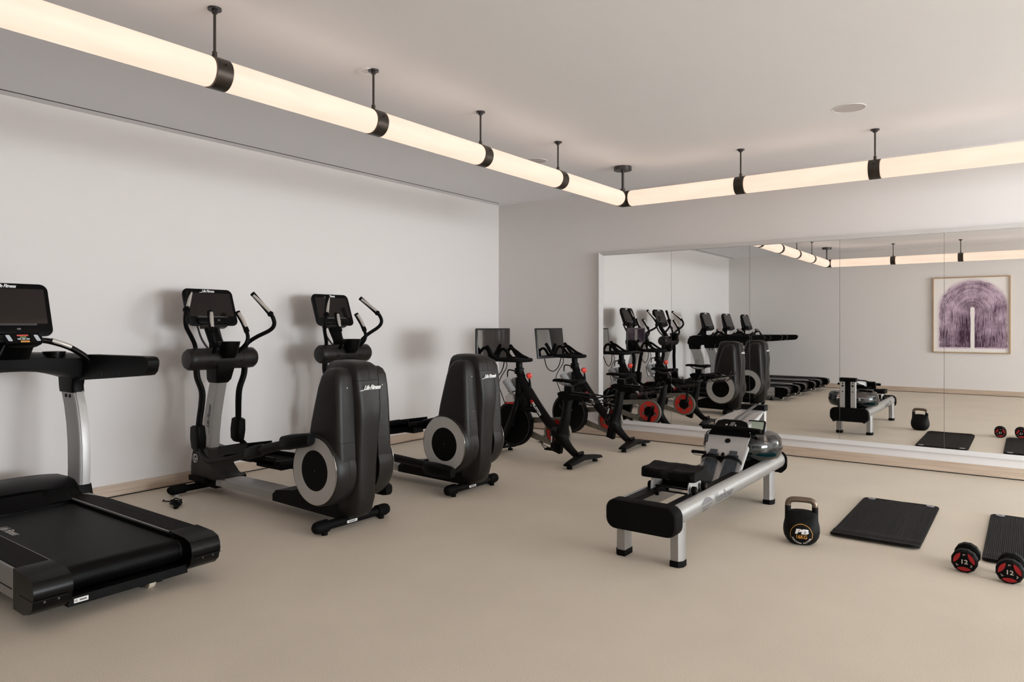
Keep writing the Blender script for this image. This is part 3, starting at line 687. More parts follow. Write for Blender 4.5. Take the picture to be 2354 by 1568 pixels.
        b = new()
        rr = [(-.155, .034), (-.140, .046), (-.06, .050), (.10, .044), (.135, .036)]
        loft(b, [[(x0+.045-u, s*.285+p[0], z0-.006+sl*(-u)+p[1]) for p in rrect(.082 if r2 > .04 else .06, r2*2, .026, 4)] for u, r2 in rr]); obj('roller_cover', b, black, arm)
        cb = new(); cyl(cb, (x0, s*.243, z0), (x0, s*.262, z0), .026); obj('crank_pin', cb, steelg, arm)
        q0, q1 = (Vector((.40, s*.284, .528)), Vector((.80, s*.264, .430))) if high else (Vector((.55, s*.276, .236)), Vector((.88, s*.262, .242)))
        b = new(); loft(b, [[q0.lerp(q1, k)+Vector((0, p[0], p[1])) for p in rrect(.060*m_, .086*m_, .020, 4)] for k, m_ in ((.45, .72), (.52, .92), (.62, 1.0), (.94, 1.0), (1.0, .82))]); obj('arm_cover', b, black, arm)
        # pedal tray on the inner side
        ca, sa = math.cos(pa), math.sin(pa)
        T = lambda x, y, z: (px+x*ca+z*sa, y, pz-x*sa+z*ca)
        b = new(); loft(b, [[T(x, s*y, z) for x, y in ((-.18, .285), (-.18, .10), (-.15, .07), (.15, .07), (.18, .11), (.18, .285))] for z in (-.03, -.004)], b=.004)
        ped = obj('pedal', b, black, t)
        b = new()
        loft(b, [[T(x, s*y, z) for x, y in ((-.18, .292), (-.18, .278), (.18, .278), (.18, .292))] for z in (-.03, .030)], b=.003)
        loft(b, [[T(x, s*y, z) for x, y in ((-.16, .083), (-.16, .070), (.16, .070), (.16, .083))] for z in (-.03, .028)], b=.003)
        loft(b, [[T(x, s*y, z) for x, y in ((.167, .285), (.167, .09), (.182, .10), (.182, .285))] for z in (-.03, .034)], b=.003)
        obj('pedal_rim', b, black, ped)
        b = new()
        for k in range(9): loft(b, [[T(-.15+.036*k+a, s*y, z) for a, y in ((0, .265), (0, .10), (.010, .10), (.010, .265))] for z in (-.005, -.001)])
        obj('tread_rib', b, rubber, ped)
        b = new(); box(b, px-.16, px+.16, *sorted((s*.13, s*.25)), pz-.075, pz-.02, .012); obj('pedal_bracket', b, blackm, ped)
        # moving lever, rotated about the pivot
        an = math.radians(5.6)*sw
        def R(x, y, z): return (1.56+x*math.cos(an)-z*math.sin(an), s*y, 1.064+x*math.sin(an)+z*math.cos(an))
        low = [(0, .21, -.05), (0, .207, -.14), (.0, .175, -.25), (.010, .178, -.35), (.026, .195, -.48), (.034, .203, -.60)]
        lv = obj('lever', tube(new(), [R(*p) for p in low], [.030, .030, .030, .030, .029, .029], up=(1, 0, 0), flat=.72, seg=16), black, t)
        b = new(); loft(b, [[R(.036+p[0], .205+p[1], z) for p in rrect(w_, d_, .022, 4)] for z, w_, d_ in ((-.505, .085, .055), (-.515, .115, .072), (-.60, .125, .080), (-.675, .115, .072), (-.70, .08, .05))]); obj('lever_boot', b, black, lv)
        upp = [(0, .21, .05), (-.005, .215, .11), (-.05, .265, .17), (-.125, .340, .235), (-.152, .360, .285), (-.145, .350, .340), (-.120, .328, .385)]
        hb = obj('arm_handle', tube(new(), [R(*p) for p in upp], .0165, seg=16), blackm, t)
        obj('grip', tube(new(), [R(-.128, .335, .370), R(-.07, .287, .448), R(-.008, .236, .528)], [.0205, .0185, .0205], seg=16), rubber, hb)
        obj('grip_collar', tube(new(), [R(-.134, .340, .362), R(-.124, .332, .376)], .0245, n=1, seg=16), rubber, hb)
        obj('grip_contact', tube(new(), [R(-.129, .326, .388), R(-.080, .285, .448), R(-.024, .240, .512)], .0150, seg=14), gripsil, hb)
        # fixed inner handle
        fx = [(1.50, .10, 1.11), (1.43, .13, 1.175), (1.425, .148, 1.23), (1.445, .146, 1.29)]
        ih = obj('fixed_handle', tube(new(), [(x, s*y, z) for x, y, z in fx], .0150, seg=16), blackm, t)
        obj('grip', tube(new(), [(1.436, s*.147, 1.275), (1.47, s*.140, 1.34), (1.525, s*.118, 1.435)], [.022, .0195, .021], seg=16), rubber, ih)
        obj('grip_contact', tube(new(), [(1.446, s*.144, 1.312), (1.470, s*.134, 1.368), (1.505, s*.118, 1.424)], .0150, seg=14), gripsil, ih)
    # pivot drum
    dr = obj('pivot_drum', lathe(new(), (1.56, 0, 1.064), (0, 1, 0), [(.04, -.292), (.068, -.288), (.083, -.268), (.085, -.235), (.085, .235), (.083, .268), (.068, .288), (.04, .292)], 40), shroudm, t)
    b = new()
    for y in (-.150, .150): ringc(b, (1.56, y, 1.064), (0, 1, 0), .0856, .080, .003, 40)
    for y in (-.125, .125): cyl(b, (1.478, y, 1.045), (1.472, y, 1.045), .009, seg=14)
    obj('seam', b, dark, dr)
    # bottle holder tray
    b = new(); loft(b, [[(1.50-dx_+p[0], p[1], z) for p in rrect(w_, d_, r2, 5)] for z, dx_, w_, d_, r2 in ((1.07, .045, .10, .095, .045), (1.11, .05, .125, .125, .055), (1.185, .05, .15, .150, .06), (1.200, .05, .155, .155, .06), (1.198, .05, .135, .135, .055), (1.14, .045, .11, .11, .05))])
    obj('bottle_holder', b, blackg, t)
    # mast
    C = [(.16, 1.70), (.30, 1.712), (.45, 1.705), (.60, 1.680), (.75, 1.640), (.88, 1.600)]
    ms = obj('mast', loft(new(), [[(x+p[0], p[1], z) for p in rrect(.125, .086, .014, 3)] for z, x in C]), silver, t)
    obj('lettering', script_logo(.055, (1.665, .0435, .60), (-.17, 0, 1), (1, 0, .17), .0006), greyp, ms)
    b = new(); loft(b, [[(x+p[0], p[1], z) for p in rrect(w_, d_, .018, 3)] for z, x, w_, d_ in ((.872, 1.603, .14, .10), (.90, 1.592, .16, .13), (1.0, 1.57, .17, .16), (1.06, 1.56, .15, .18))]); obj('mast_collar', b, black, t)
    # front base shroud with badge
    pf = [(1.84, .10), (1.84, .20), (1.815, .31), (1.78, .36), (1.60, .345), (1.58, .30), (1.53, .22), (1.46, .165), (1.38, .150), (1.50, .12)]
    fb = obj('base_shroud', prism(new(), pf, 'y', -.095, .095, .012), shroudm, t)
    obj('badge', emblem((1.775, .0955, .262), (0, 1, 0), (0, 0, 1), .034, .0014), white, fb); obj('badge', emblem((1.775, -.0955, .262), (0, -1, 0), (0, 0, 1), .034, .0014), white, fb)
    # console and neck
    console(t, 1.655, 1.325, .425, .315, math.radians(20), .060)
    b = new(); loft(b, [[(x+p[0], p[1], z) for p in rrect(w_, d_, .012, 3)] for z, x, w_, d_ in ((1.10, 1.60, .07, .13), (1.18, 1.63, .06, .10), (1.28, 1.70, .045, .10), (1.42, 1.765, .03, .12))]); obj('console_neck', b, blackm, t)
    b = new()
    for s in (1, -1): tube(b, [(1.60, s*.07, 1.12), (1.70, s*.085, 1.22), (1.775, s*.09, 1.36)], .014, seg=10, flat=.6)
    obj('neck_strut', b, steelg, t)
    return t
cross_trainer('black cross trainer with silver ringed wheel, standing nearest the treadmill', (-3.6, 3.10, 0), True)
cross_trainer('black cross trainer with silver ringed wheel, standing beside the exercise bikes', (-3.6, 4.335, 0), False)
# coiled mains lead by the first cross trainer's front foot
cable = new(); pts = []
for k in range(46):
    a = k*.9; pts.append((-5.085+.050*math.cos(a)+.0016*k, 2.70+.030*math.sin(a)-.0012*k, .010+.004*(k % 9)))
tube(cable, pts, .0045, n=3, seg=8)
tube(cable, [(-5.15, 2.72, .006), (-5.24, 2.68, .005), (-5.27, 2.70, .005)], .004, seg=8)
tube(cable, [(-5.0, 2.66, .02), (-4.97, 2.64, .012), (-4.95, 2.61, .012)], [.012, .014, .008], seg=10)
tag(obj('power_cord', cable, blackg), 'small coiled black power cord lying on the floor by the nearest cross trainer front foot', 'cord')

# ================================================================== EXERCISE BIKE (x forward, y to the rider's left)
def bike(label, loc, crank_deg, screen_tilt):
    t = thing('exercise_bike', label, 'exercise bike', loc, PI, 'exercise bikes by the corner')
    F = new()
    tube(F, [(.722, 0, .860), (.688, 0, .780), (.600, 0, .650), (.470, 0, .490), (.345, 0, .355), (.25, 0, .290)], [.038, .041, .050, .047, .047, .056], seg=20, up=(0, 1, 0), flat=1.0)
    tube(F, [(.725, 0, .80), (.715, 0, .66), (.735, 0, .560), (.800, 0, .42), (.880, 0, .26), (.955, 0, .12), (.99, 0, .06)], [.040, .052, .045, .034, .032, .034, .03], seg=18, up=(0, 1, 0), flat=.9)
    tube(F, [(.80, .0, .475), (.62, .0, .490), (.44, .0, .480)], [.034, .030, .034], seg=14)
    tube(F, [(.145, 0, .600), (.160, 0, .48), (.190, 0, .36), (.225, 0, .26), (.20, 0, .19)], [.044, .046, .056, .078, .050], seg=18, up=(0, 1, 0), flat=.9)
    tube(F, [(.23, 0, .30), (.185, 0, .21), (.115, 0, .135), (.05, 0, .085), (.01, 0, .065)], [.072, .052, .040, .036, .034], seg=18, up=(0, 1, 0), flat=.9)
    fr = obj('frame', F, black, t)
    sphere(F2 := new(), (.655, .0, .575), .066, (1.15, .92, 1.45), 32); obj('frame_boss', F2, black, fr, ang=70)
    prism(b := new(), [(.262, .27), (.190, .27), (.225, .080), (.305, .105)], 'y', -.03, .03, .004); obj('cable_guard', b, blackm, t)
    # lettering on the slanted beam, both sides
    dx, dz = (.31-.545), (.35-.64); bl = math.hypot(dx, dz)
    for s in (1, -1):
        ux = Vector((dx/bl, 0, dz/bl)) if s == 1 else Vector((-dx/bl, 0, -dz/bl)); uy = Vector((-ux.z, 0, ux.x)) if s == 1 else Vector((-ux.z, 0, ux.x))
        if s == 1: uy = Vector((-ux.z, 0, ux.x)); uy = -uy if uy.z < 0 else uy
        c0 = Vector((.492, s*.0475, .517)); Z = ux.cross(uy)
        if Z.y*s < 0: uy = -uy
        lt = text('PELOTON', .033, c0+ux*.022, ux, uy, bold=.03, ext=.0035, space=1.02); obj('lettering', join_text([lt]), white, fr)
        b = new(); q = c0-ux*.070
        loft(b, [[q+(ux*math.cos(a)+uy*math.sin(a))*r_+Vector((0, s*h, 0)) for r_, h in ((.0165, 0), (.0165, .003), (.010, .003), (.010, 0))] for a in [PI*(-.55)+2*PI*.86*k/24 for k in range(25)]])
        loft(b, [[q+ux*(a+.0)+uy*c+Vector((0, s*h, 0)) for a, c in ((-.003, -.003), (.004, -.006), (.006, .003), (-.001, .006))] for h in (0, .003)])
        plate(b, [(.011, .006), (.024, .018), (.020, .022), (.007, .012)], q, ux, uy*1, .003)
        obj('emblem', b, red, fr)
    # feet: shallow chevrons on round pads
    for (x0, sx, nm) in ((.0, .05, 'rear_foot'), (1.03, -.02, 'front_foot')):
        b = new()
        rings = []
        for k in range(-6, 7):
            y = k*.29/6; a = abs(k)/6; zt = .098-.040*a**.8 if nm == 'rear_foot' else .07-.02*a
            zb = .046-.014*a; hw = .056-.010*a**4; xc = x0+sx*a*(-1 if nm == 'rear_foot' else 1)*.6
            rings.append([(xc-hw, y, zb+.006), (xc-hw+.012, y, zb), (xc+hw-.012, y, zb), (xc+hw, y, zb+.006), (xc+hw, y, zt-.018), (xc+hw-.016, y, zt), (xc-hw+.016, y, zt), (xc-hw, y, zt-.018)])
        f = obj(nm, loft(b, rings), black, t, ang=45)
        for s in (1, -1):
            b = new(); cyl(b, (x0-.02*(s if 0 else 1), s*.235, 0), (x0-.02, s*.235, .020), .026, seg=20, b=.004); cyl(b, (x0-.02, s*.235, .020), (x0-.02, s*.235, .042), .011, seg=12); obj('pad_foot', b, rubber, f)
    b = new()
    cyl(b, (.012, .052, .105), (.012, -.052, .105), .018, seg=18); obj('foot_bolt', b, blackg, t)
    # flywheel and its fork
    fc = (.795, -.012, .325)
    obj('flywheel', lathe(new(), fc, (0, 1, 0), [(.02, -.02), (.17, -.018), (.19, -.028), (.218, -.030), (.226, -.022), (.226, .022), (.218, .030), (.19, .028), (.17, .018), (.02, .022)], 64), blackm, t)
    b = new(); ringc(b, (fc[0], fc[1]+.0305, fc[2]), (0, 1, 0), .208, .2045, .002, 64); obj('flywheel_line', b, greyp, t)
    b = new(); cyl(b, (fc[0], -.06, fc[2]), (fc[0], .05, fc[2]), .022, seg=16); obj('axle', b, steelg, t)
    for s in (1, -1): obj('fork_blade', tube(new(), [(.705, s*.045, .60), (.745, s*.062, .46), (.80, s*.062, .32), (.90, s*.058, .16), (.985, s*.05, .07)], [.020, .022, .022, .020, .016], seg=12, up=(0, 1, 0), flat=1.3), black, t)
    # brake housing over the flywheel
    b = new(); loft(b, [[(.86-.02*k_, y, .535+.01*k_), (.875-.03*k_, y, .60), (.83, y, .635-.01*k_), (.775, y, .615), (.735+.01*k_, y, .555)] for y, k_ in ((-.045, 1), (-.035, 0), (.035, 0), (.045, 1))], b=.006)
    br = obj('brake_housing', b, trimw, t)
    obj('brake_pad', bx(.735, .87, -.040, .040, .528, .548, .006), red, br); obj('brake_lever', bx(.60, .625, -.012, .012, .50, .57, .004), red, br)
    # belt guard on the rider's right with pulley
    b = new(); outer = [(.86, .40), (.70, .455), (.33, .415), (.30, .412), (.22, .36), (.20, .24), (.27, .135), (.40, .135), (.62, .17), (.84, .235)]
    A0, A1 = -.078, -.062
    def strip(p, q, w0, w1): 
        p, q = Vector((p[0], 0, p[1])), Vector((q[0], 0, q[1])); n_ = (q-p).normalized().cross(Vector((0, 1, 0)))
        prism(b, [((p+n_*w0).x, (p+n_*w0).z), ((q+n_*w1).x, (q+n_*w1).z), ((q-n_*w1).x, (q-n_*w1).z), ((p-n_*w0).x, (p-n_*w0).z)], 'y', A0, A1, .003)
    strip((.84, .345), (.34, .395), .035, .022); strip((.84, .285), (.34, .150), .040, .022)
    strip((.88, .315), (.70, .32), .085, .065)
    obj('belt_guard', b, greybel, t)
    pc = (.305, 0, .270)
    b = new(); ringc(b, (pc[0], -.070, pc[2]), (0, 1, 0), .150, .128, .034, 56); obj('guard_ring', b, greybel, t)
    pu = obj('pulley', ringc(new(), (pc[0], -.074, pc[2]), (0, 1, 0), .127, .100, .018, 56), red, t)
    obj('guard_back', cyl(new(), (pc[0], -.0755, pc[2]), (pc[0], -.0725, pc[2]), .104, seg=48), greybel, t)
    b = new()
    for k in range(5):
        a = 2*PI*k/5+.3
        loft(b, [[(pc[0]+r_*math.cos(a+w), -.074+h, pc[2]+r_*math.sin(a+w)) for r_, w in ((.06, -.50), (.108, -.36), (.108, .36), (.06, .50))] for h in (-.008, .008)])
    obj('spoke', b, red, pu)
    obj('hub_plate', cyl(new(), (pc[0], -.086, pc[2]), (pc[0], -.062, pc[2]), .066, seg=32), blackm, pu)
    for k in range(5): obj('hub_bolt', cyl(new(), (pc[0]+.052*math.cos(2*PI*k/5), -.090, pc[2]+.052*math.sin(2*PI*k/5)), (pc[0]+.052*math.cos(2*PI*k/5), -.086, pc[2]+.052*math.sin(2*PI*k/5)), .004, seg=8), chrome, pu)
    # cranks and pedals
    bb = Vector((.255, 0, .318)); obj('bottom_bracket', cyl(new(), (bb.x, -.10, bb.z), (bb.x, .095, bb.z), .024, seg=20), steelg, t)
    for s in (1, -1):
        a = math.radians(crank_deg)+(0 if s == 1 else PI); dr = Vector((math.cos(a), 0, math.sin(a))); e = bb+dr*.170; y = s*.098
        b = new(); tube(b, [bb+Vector((0, y, 0)), bb+dr*.08+Vector((0, y, 0)), e+Vector((0, y, 0))], [.020, .013, .015], seg=10, up=(0, 1, 0), flat=1.2)
        c = obj('crank', b, blackg, t)
        sd = dr.cross(Vector((0, 1, 0)))
        if s == 1: b = new(); plate(b, rrect(.062, .012, .002), bb+dr*.085+Vector((0, y+.0165, 0)), dr, sd if dr.cross(sd).y > 0 else -sd, .001); obj('sticker', b, sticker, c)
        b = new(); cyl(b, e+Vector((0, y, 0)), e+Vector((0, y+s*.085, 0)), .008, seg=10)
        box(b, e.x-.045, e.x+.035, min(y+s*.018, y+s*.085), max(y+s*.018, y+s*.085), e.z-.012, e.z+.006, .004)
        pd = obj('pedal', b, blackg, t)
        b = new(); yy = sorted((y+s*.02, y+s*.085)); tube(b, [(e.x+.02, yy[0], e.z), (e.x+.075, yy[0]+.005, e.z+.02), (e.x+.085, (yy[0]+yy[1])/2, e.z+.045), (e.x+.06, yy[1]-.005, e.z+.025), (e.x+.02, yy[1], e.z)], .004, seg=8)
        obj('toe_cage', b, blackg, pd)
    # head post with collar and lever
    hs = obj('handlebar_post', tube(new(), [(.690, 0, .80), (.722, 0, .90), (.722, 0, .985)], [.040, .034, .034], seg=18), blackm, t)
    b = lathe(new(), (.722, 0, .835), (0, 0, 1), [(.046, 0), (.050, .006), (.050, .022), (.044, .026), (.044, .040), (.049, .044), (.049, .056), (.040, .060)], 24); obj('post_collar', b, black, hs)
    obj('clamp_lever', tube(new(), [(.76, .02, .862), (.80, .035, .872), (.835, .04, .865), (.842, .04, .80)], [.008, .007, .007, .006], seg=10), blackm, hs)
    # bottle cups on the front of the head
    bh = obj('bottle_bracket', bx(.745, .80, -.09, .09, .655, .69, .006), black, t)
    for s in (1, -1):
        ax = Vector((.62, 0, .785)).normalized(); c0 = Vector((.755, s*.062, .655)); b = new()
        lathe(b, c0, ax, [(.030, 0), (.038, .004), (.041, .145), (.038, .145), (.034, .010), (.001, .009)], 26); cu = obj('bottle_cup', b, clearg, t)
        b = new()
        for h in (.05, .10): cyl(b, c0+ax*h+Vector((-.036, 0, .026))*1.0, c0+ax*h+Vector((-.040, 0, .030)), .005, seg=8)
        obj('rivet', b, chrome, cu)
    # resistance knob
    obj('resistance_stem', tube(new(), [(.595, 0, .680), (.592, 0, .740), (.600, 0, .800)], [.022, .013, .008], seg=12), black, t)
    b = new(); n0 = Vector((.602, 0, .822)); loft(b, [[n0+Vector((0, 0, h))+Vector((math.cos(a), math.sin(a), 0))*r_*(1+.09*math.cos(4*a)) for a in [2*PI*k/32 for k in range(32)]] for h, r_ in ((-.030, .014), (-.018, .025), (.0, .031), (.016, .029), (.026, .014))]); obj('resistance_knob', b, redk, t)
    # handlebar
    H = new(); n4 = dict(seg=14)
    tube(H, [(.985, .195, 1.115), (.955, .200, 1.082), (.905, .205, 1.015), (.84, .195, .985), (.74, .165, .977), (.655, .110, .975), (.622, .05, .975), (.618, 0, .975), (.622, -.05, .975), (.655, -.110, .975), (.74, -.165, .977), (.84, -.195, .985), (.905, -.205, 1.015), (.955, -.200, 1.082), (.985, -.195, 1.115)], .0185, **n4)
    for s in (1, -1): tube(H, [(.70, s*.125, .985), (.76, s*.100, 1.015), (.82, s*.080, 1.060), (.865, s*.072, 1.085), (.905, s*.070, 1.075), (.925, s*.078, 1.03), (.925, s*.10, .990), (.88, s*.18, .985)], .0155, **n4)
    tube(H, [(.86, .19, .985), (.90, .08, .978), (.90, -.08, .978), (.86, -.19, .985)], .020, **n4)
    hb = obj('handlebar', H, rubber, t)
    obj('bar_clamp', bx(.66, .80, -.045, .045, .955, .990, .010), black, t)
    # tablet screen on its arm
    tl = math.radians(screen_tilt); v = Vector((math.sin(tl), 0, math.cos(tl))); nn = Vector((-math.cos(tl), 0, math.sin(tl))); o = Vector((1.050-math.sin(tl)*.17, 0, .945)); r = Vector((0, -1, 0))
    b = new(); loft(b, [[o+r*p[0]+v*(p[1]+.175)+nn*k for p in rrect(.566-q_, .350-q_, .012)] for k, q_ in ((-.024, .03), (-.016, 0), (-.002, 0), (0, .004))]); sc = obj('tablet', b, bezel, t)
    b = new(); plate(b, rrect(.520, .305, .003), o+v*.178+nn*.0002, r, v, .0008); obj('screen', b, glassscr, sc)
    b = new(); tube(b, [(.90, 0, .978), (.98, 0, .975), (1.045, 0, 1.00), (1.085, 0, 1.08)], .016, seg=12); box(b, 1.065, 1.09, -.06, .06, 1.02, 1.14, .006); obj('screen_arm', b, blackm, t)
    obj('screen_cable', tube(new(), [(1.075, .10, 1.00), (1.05, .12, .92), (1.01, .12, .83), (.95, .09, .80), (.90, .06, .86), (.88, .04, .96)], .0055, seg=8), blackg, t)
    obj('sensor_cable', tube(new(), [(.87, .03, .975), (.845, .05, .90), (.90, .07, .80), (.93, .07, .72), (.90, .06, .62), (.86, .05, .52)], .0045, seg=8), blackg, t)
    # saddle, its post, slider and weight rack
    obj('seat_post', tube(new(), [(.145, 0, .57), (.148, 0, .64)], [.034, .034], n=1, seg=16), blackm, t)
    b = lathe(new(), (.147, 0, .575), (0, 0, 1), [(.048, 0), (.050, .008), (.050, .03), (.040, .038)], 22); obj('post_collar', b, black, t)
    b = new(); prism(b, [(.245, .672), (.235, .640), (.21, .618), (.10, .612), (-.10, .632), (-.12, .665), (-.10, .682), (.20, .690)], 'y', -.036, .036, .010); sl = obj('seat_slider', b, blackm, t)
    b = new(); rings = []
    for x, hw, zt, th in ((.315, .012, .796, .020), (.295, .020, .806, .030), (.24, .024, .810, .034), (.17, .034, .808, .036), (.11, .058, .804, .038), (.06, .078, .806, .042), (.02, .080, .812, .044), (-.012, .066, .810, .040), (-.025, .03, .800, .025)):
        rings.append([(x, hw*math.cos(a), zt-th/2+th/2*(math.sin(a) if math.sin(a) < 0 else math.sin(a)**.6)-(.006 if abs(math.cos(a)) > .9 else 0)) for a in [2*PI*k/20 for k in range(20)]])
    loft(b, rings); sd = obj('saddle', b, rubber, t, ang=60)
    b = new()
    for s in (1, -1): tube(b, [(.26, s*.012, .785), (.20, s*.022, .755), (.14, s*.024, .742), (.08, s*.024, .745), (.02, s*.035, .775)], .0040, seg=8)
    obj('saddle_rail', b, steelg, sd)
    b = new(); box(b, .09, .17, -.026, .026, .685, .748, .008); obj('saddle_clamp', b, blackg, t)
    # weight rack behind the saddle
    R_ = new()
    for s in (1, -1):
        tube(R_, [(.10, s*.04, .668), (-.06, s*.09, .668), (-.20, s*.115, .655), (-.30, s*.10, .672)], .007, seg=8)
        tube(R_, [(-.30, s*.10, .672), (-.335, s*.10, .705), (-.33, s*.05, .735), (-.30, s*.045, .71)], .004, seg=8)
        tube(R_, [(-.05, s*.09, .668), (-.10, s*.10, .60), (-.20, s*.10, .590), (-.27, s*.10, .640)], .005, seg=8)
    tube(R_, [(-.30, .10, .672), (-.315, 0, .672), (-.30, -.10, .672)], .006, seg=8)
    rk = obj('weight_rack', R_, blackg, t)
    b = new()
    for s in (1, -1):
        zz = [(-.04-.021*k, s*.105, .605-(.024 if k % 2 else 0)+.003*k) for k in range(12)]
        z2 = [(-.04-.021*k, s*.105, .605-(0 if k % 2 else .024)+.003*k) for k in range(12)]
        tube(b, zz, .003, n=1, seg=6, sm=False); tube(b, z2, .003, n=1, seg=6, sm=False)
    obj('wire_mesh', b, steelg, rk)
    return t
bike('black exercise bike with red flywheel pulley and tablet, left one beside the cross trainer', (-3.43, 5.745, 0), 272, 0)
bike('black exercise bike with red flywheel pulley and tablet, right one nearest the wall mirror', (-3.43, 6.82, 0), 108, 6)

# ================================================================== ROWING MACHINE (x from the seat end to the tank)
rw = thing('rowing_machine', 'silver rowing machine with round water tank and black saddle in the middle of the floor', 'rowing machine', (-1.73, 3.6, 0), PI/2)
sec = [(.128, .222), (.160, .220), (.188, .232), (.202, .258), (.204, .280), (.198, .306), (.182, .327), (.166, .336), (.158, .336), (.157, .310), (.128, .310)]
railm = mat('rail_silver', rgb(156, 153, 150), 0.42, 0.5, var=0.03, vscale=20)
for s in (1, -1):
    rl = obj('side_rail', prism(new(), [(y*s, z) for y, z in sec], 'x', -.02, 2.036, .001), railm, rw, ang=40)
    b = new(); box(b, .03, 1.12, min(s*.102, s*.157), max(s*.102, s*.157), .300, .331, .002); obj('rail_track', b, blackm, rl)
    def on_rail(me):
        bm = new(); bm.from_mesh(me); bpy.data.meshes.remove(me)
        for ya, za in sec[2:7]+[(0, .245), (0, .269), (0, .293), (0, .317)]: bmesh.ops.bisect_plane(bm, geom=bm.verts[:]+bm.edges[:]+bm.faces[:], plane_co=(0, 0, za), plane_no=(0, 0, 1))
        for v in bm.verts:
            z = v.co.z
            y = 0
            for (ya, za), (yb, zb) in zip(sec[1:7], sec[2:8]):
                if za <= z <= zb: y = ya+(yb-ya)*(z-za)/(zb-za)
            v.co.y = s*((y if y else .2)+.0010)
        return bm
    xd = 1 if s == -1 else -1
    me = text('WaterRower', .086, (.690 if s == -1 else .72, 0, .272), (xd, 0, 0), (0, 0, 1), bold=.018, ext=0, sx=.67)
    bm = on_rail(me); 
    obj('lettering', bm, greyp, rl, smooth=False)
    lx = .405 if s == -1 else 1.00
    b = new()
    pts = [(lx-.085+.17*k/16, .282+.030*math.sin(PI*k/16)**.7) for k in range(17)]
    def band_(top, bot):
        V = []
        for (x, zt), (x2, zb) in zip(top, bot): V.append((x, zt, zb))
        for (x, a, c), (x2, a2, c2) in zip(V, V[1:]):
            def yy(z):
                for (ya, za), (yb, zb) in zip(sec[1:7], sec[2:8]):
                    if za <= z <= zb: return s*(ya+(yb-ya)*(z-za)/(zb-za)+.0012)
                return s*.2
            n_ = 3; prev = None
            for k in range(n_):
                q = [a+(c-a)*k/n_, a+(c-a)*(k+1)/n_, a2+(c2-a2)*(k+1)/n_, a2+(c2-a2)*k/n_]
                b.faces.new([b.verts.new((xx, yy(z_), z_)) for xx, z_ in ((x, q[0]), (x, q[1]), (x2, q[2]), (x2, q[3]))])
    band_(pts, [(x, .281) for x, z in pts])
    for j in range(3):
        w_ = .085-.018*j; top = [(lx-w_+2*w_*k/24, .268-.014*j+.004*abs((k % 4)-2)-.004) for k in range(25)]
        band_(top, [(x, z-.005) for x, z in top])
    obj('emblem', b, greyp, rl, smooth=False)
    for x0 in (.065, 1.740):
        pl = [(x0-.045, s*.140), (x0+.045, s*.140), (x0+.045, s*.185), (x0+.020, s*.203), (x0-.020, s*.203), (x0-.045, s*.185)]
        lg = obj('leg', prism(new(), pl, 'z', .030, .245, .004), railm, rw)
        c = Vector((x0, s*.170, 0)); q = [((p[0]-c.x)*1.08+c.x, (p[1]-c.y)*1.10+c.y) for p in pl]
        obj('rubber_foot', prism(new(), q, 'z', 0, .034, .004), rubber, lg)
def bumper(nm, x0, x1, sgn):
    b = new(); o_ = rrect(.432, .166, .060, 8, 0, .262)
    rings = [[(x, y*k, .262+(z-.262)*k) for y, z in o_] for x, k in ((x0, .94), (x0+.006*sgn, .975), (x0+.016*sgn, 1.0), (x1, 1.0))]
    return obj(nm, loft(b, rings), rubber, rw)
bumper('end_bumper', -.075, .01, 1); fb_ = bumper('end_bumper', 2.070, 2.035, -1)
b = new()
for s in (1, -1): cyl(b, (2.045, s*.165, .195), (2.078, s*.165, .195), .022, seg=18)
obj('transport_wheel', b, blackg, rw)
for x in (.62, 1.10, 1.94): obj('cross_member', bx(x-.03, x+.03, -.13, .13, .235, .262, .003), alu, rw) if x > .7 else None
# seat carriage
so_x = .435
b = new(); rings = []
for k in range(-10, 11):
    y = k*.017; yo = y+.015
    e = abs(k)/10
    notch = math.exp(-(y/.022)**2)
    def top(x):   # x from -1 (rear, toward the end bumper) to 1
        return .462-.009*math.exp(-((abs(y)-.075)/.05)**2)*(1-.3*abs(x))-.018*notch*(1 if x < 0 else .25)+.010*max(0, x)
    xr = -.115+.020*notch+(.012 if e > .95 else 0); xf = .115-(.012 if e > .95 else 0)-.012*e
    rings.append([(so_x+xr, yo, .404), (so_x+xr-.004, yo, .412), (so_x+xr-.002, yo, top(-1)-.010), (so_x+xr+.012, yo, top(-1)), (so_x+xr+.05, yo, top(-.6)-.002), (so_x, yo, top(0)-.003), (so_x+xf-.05, yo, top(.5)), (so_x+xf-.012, yo, top(1)), (so_x+xf, yo, top(1)-.010), (so_x+xf, yo, .410), (so_x+xf-.006, yo, .404)])
seat = obj('seat', loft(b, rings), rubber, rw, ang=50)
for s in (1, -1):
    yo = s*.118+.008
    b = new(); prism(b, [(.336, .318), (.338, .352), (.346, .385), (.362, .406), (.510, .406), (.530, .385), (.542, .352), (.544, .318)], 'y', yo-.0025, yo+.0025, .001); obj('seat_bracket', b, alu, rw)
    for x in (.365, .515):
        w_ = obj('seat_wheel', lathe(new(), (x, s*.138, .353), (0, s, 0), [(.010, -.012), (.020, -.012), (.022, -.008), (.022, .010), (.020, .014), (.008, .016)], 24), rubber, rw)
        obj('wheel_hub', cyl(new(), (x, s*.152, .353), (x, s*.156, .353), .009, seg=16), chrome, w_)
        obj('guide_roller', cyl(new(), (x, s*.098, .292), (x, s*.098, .312), .012, seg=14), blackg, rw)
for x, z, r_ in ((.352, .328, .0055), (.40, .342, .0055)): obj('seat_axle', cyl(new(), (x, -.12, z), (x, .13, z), r_, seg=10), blackg, rw)
obj('seat_beam', bx(.495, .503, -.115, .125, .325, .365, .001), blackm, rw)
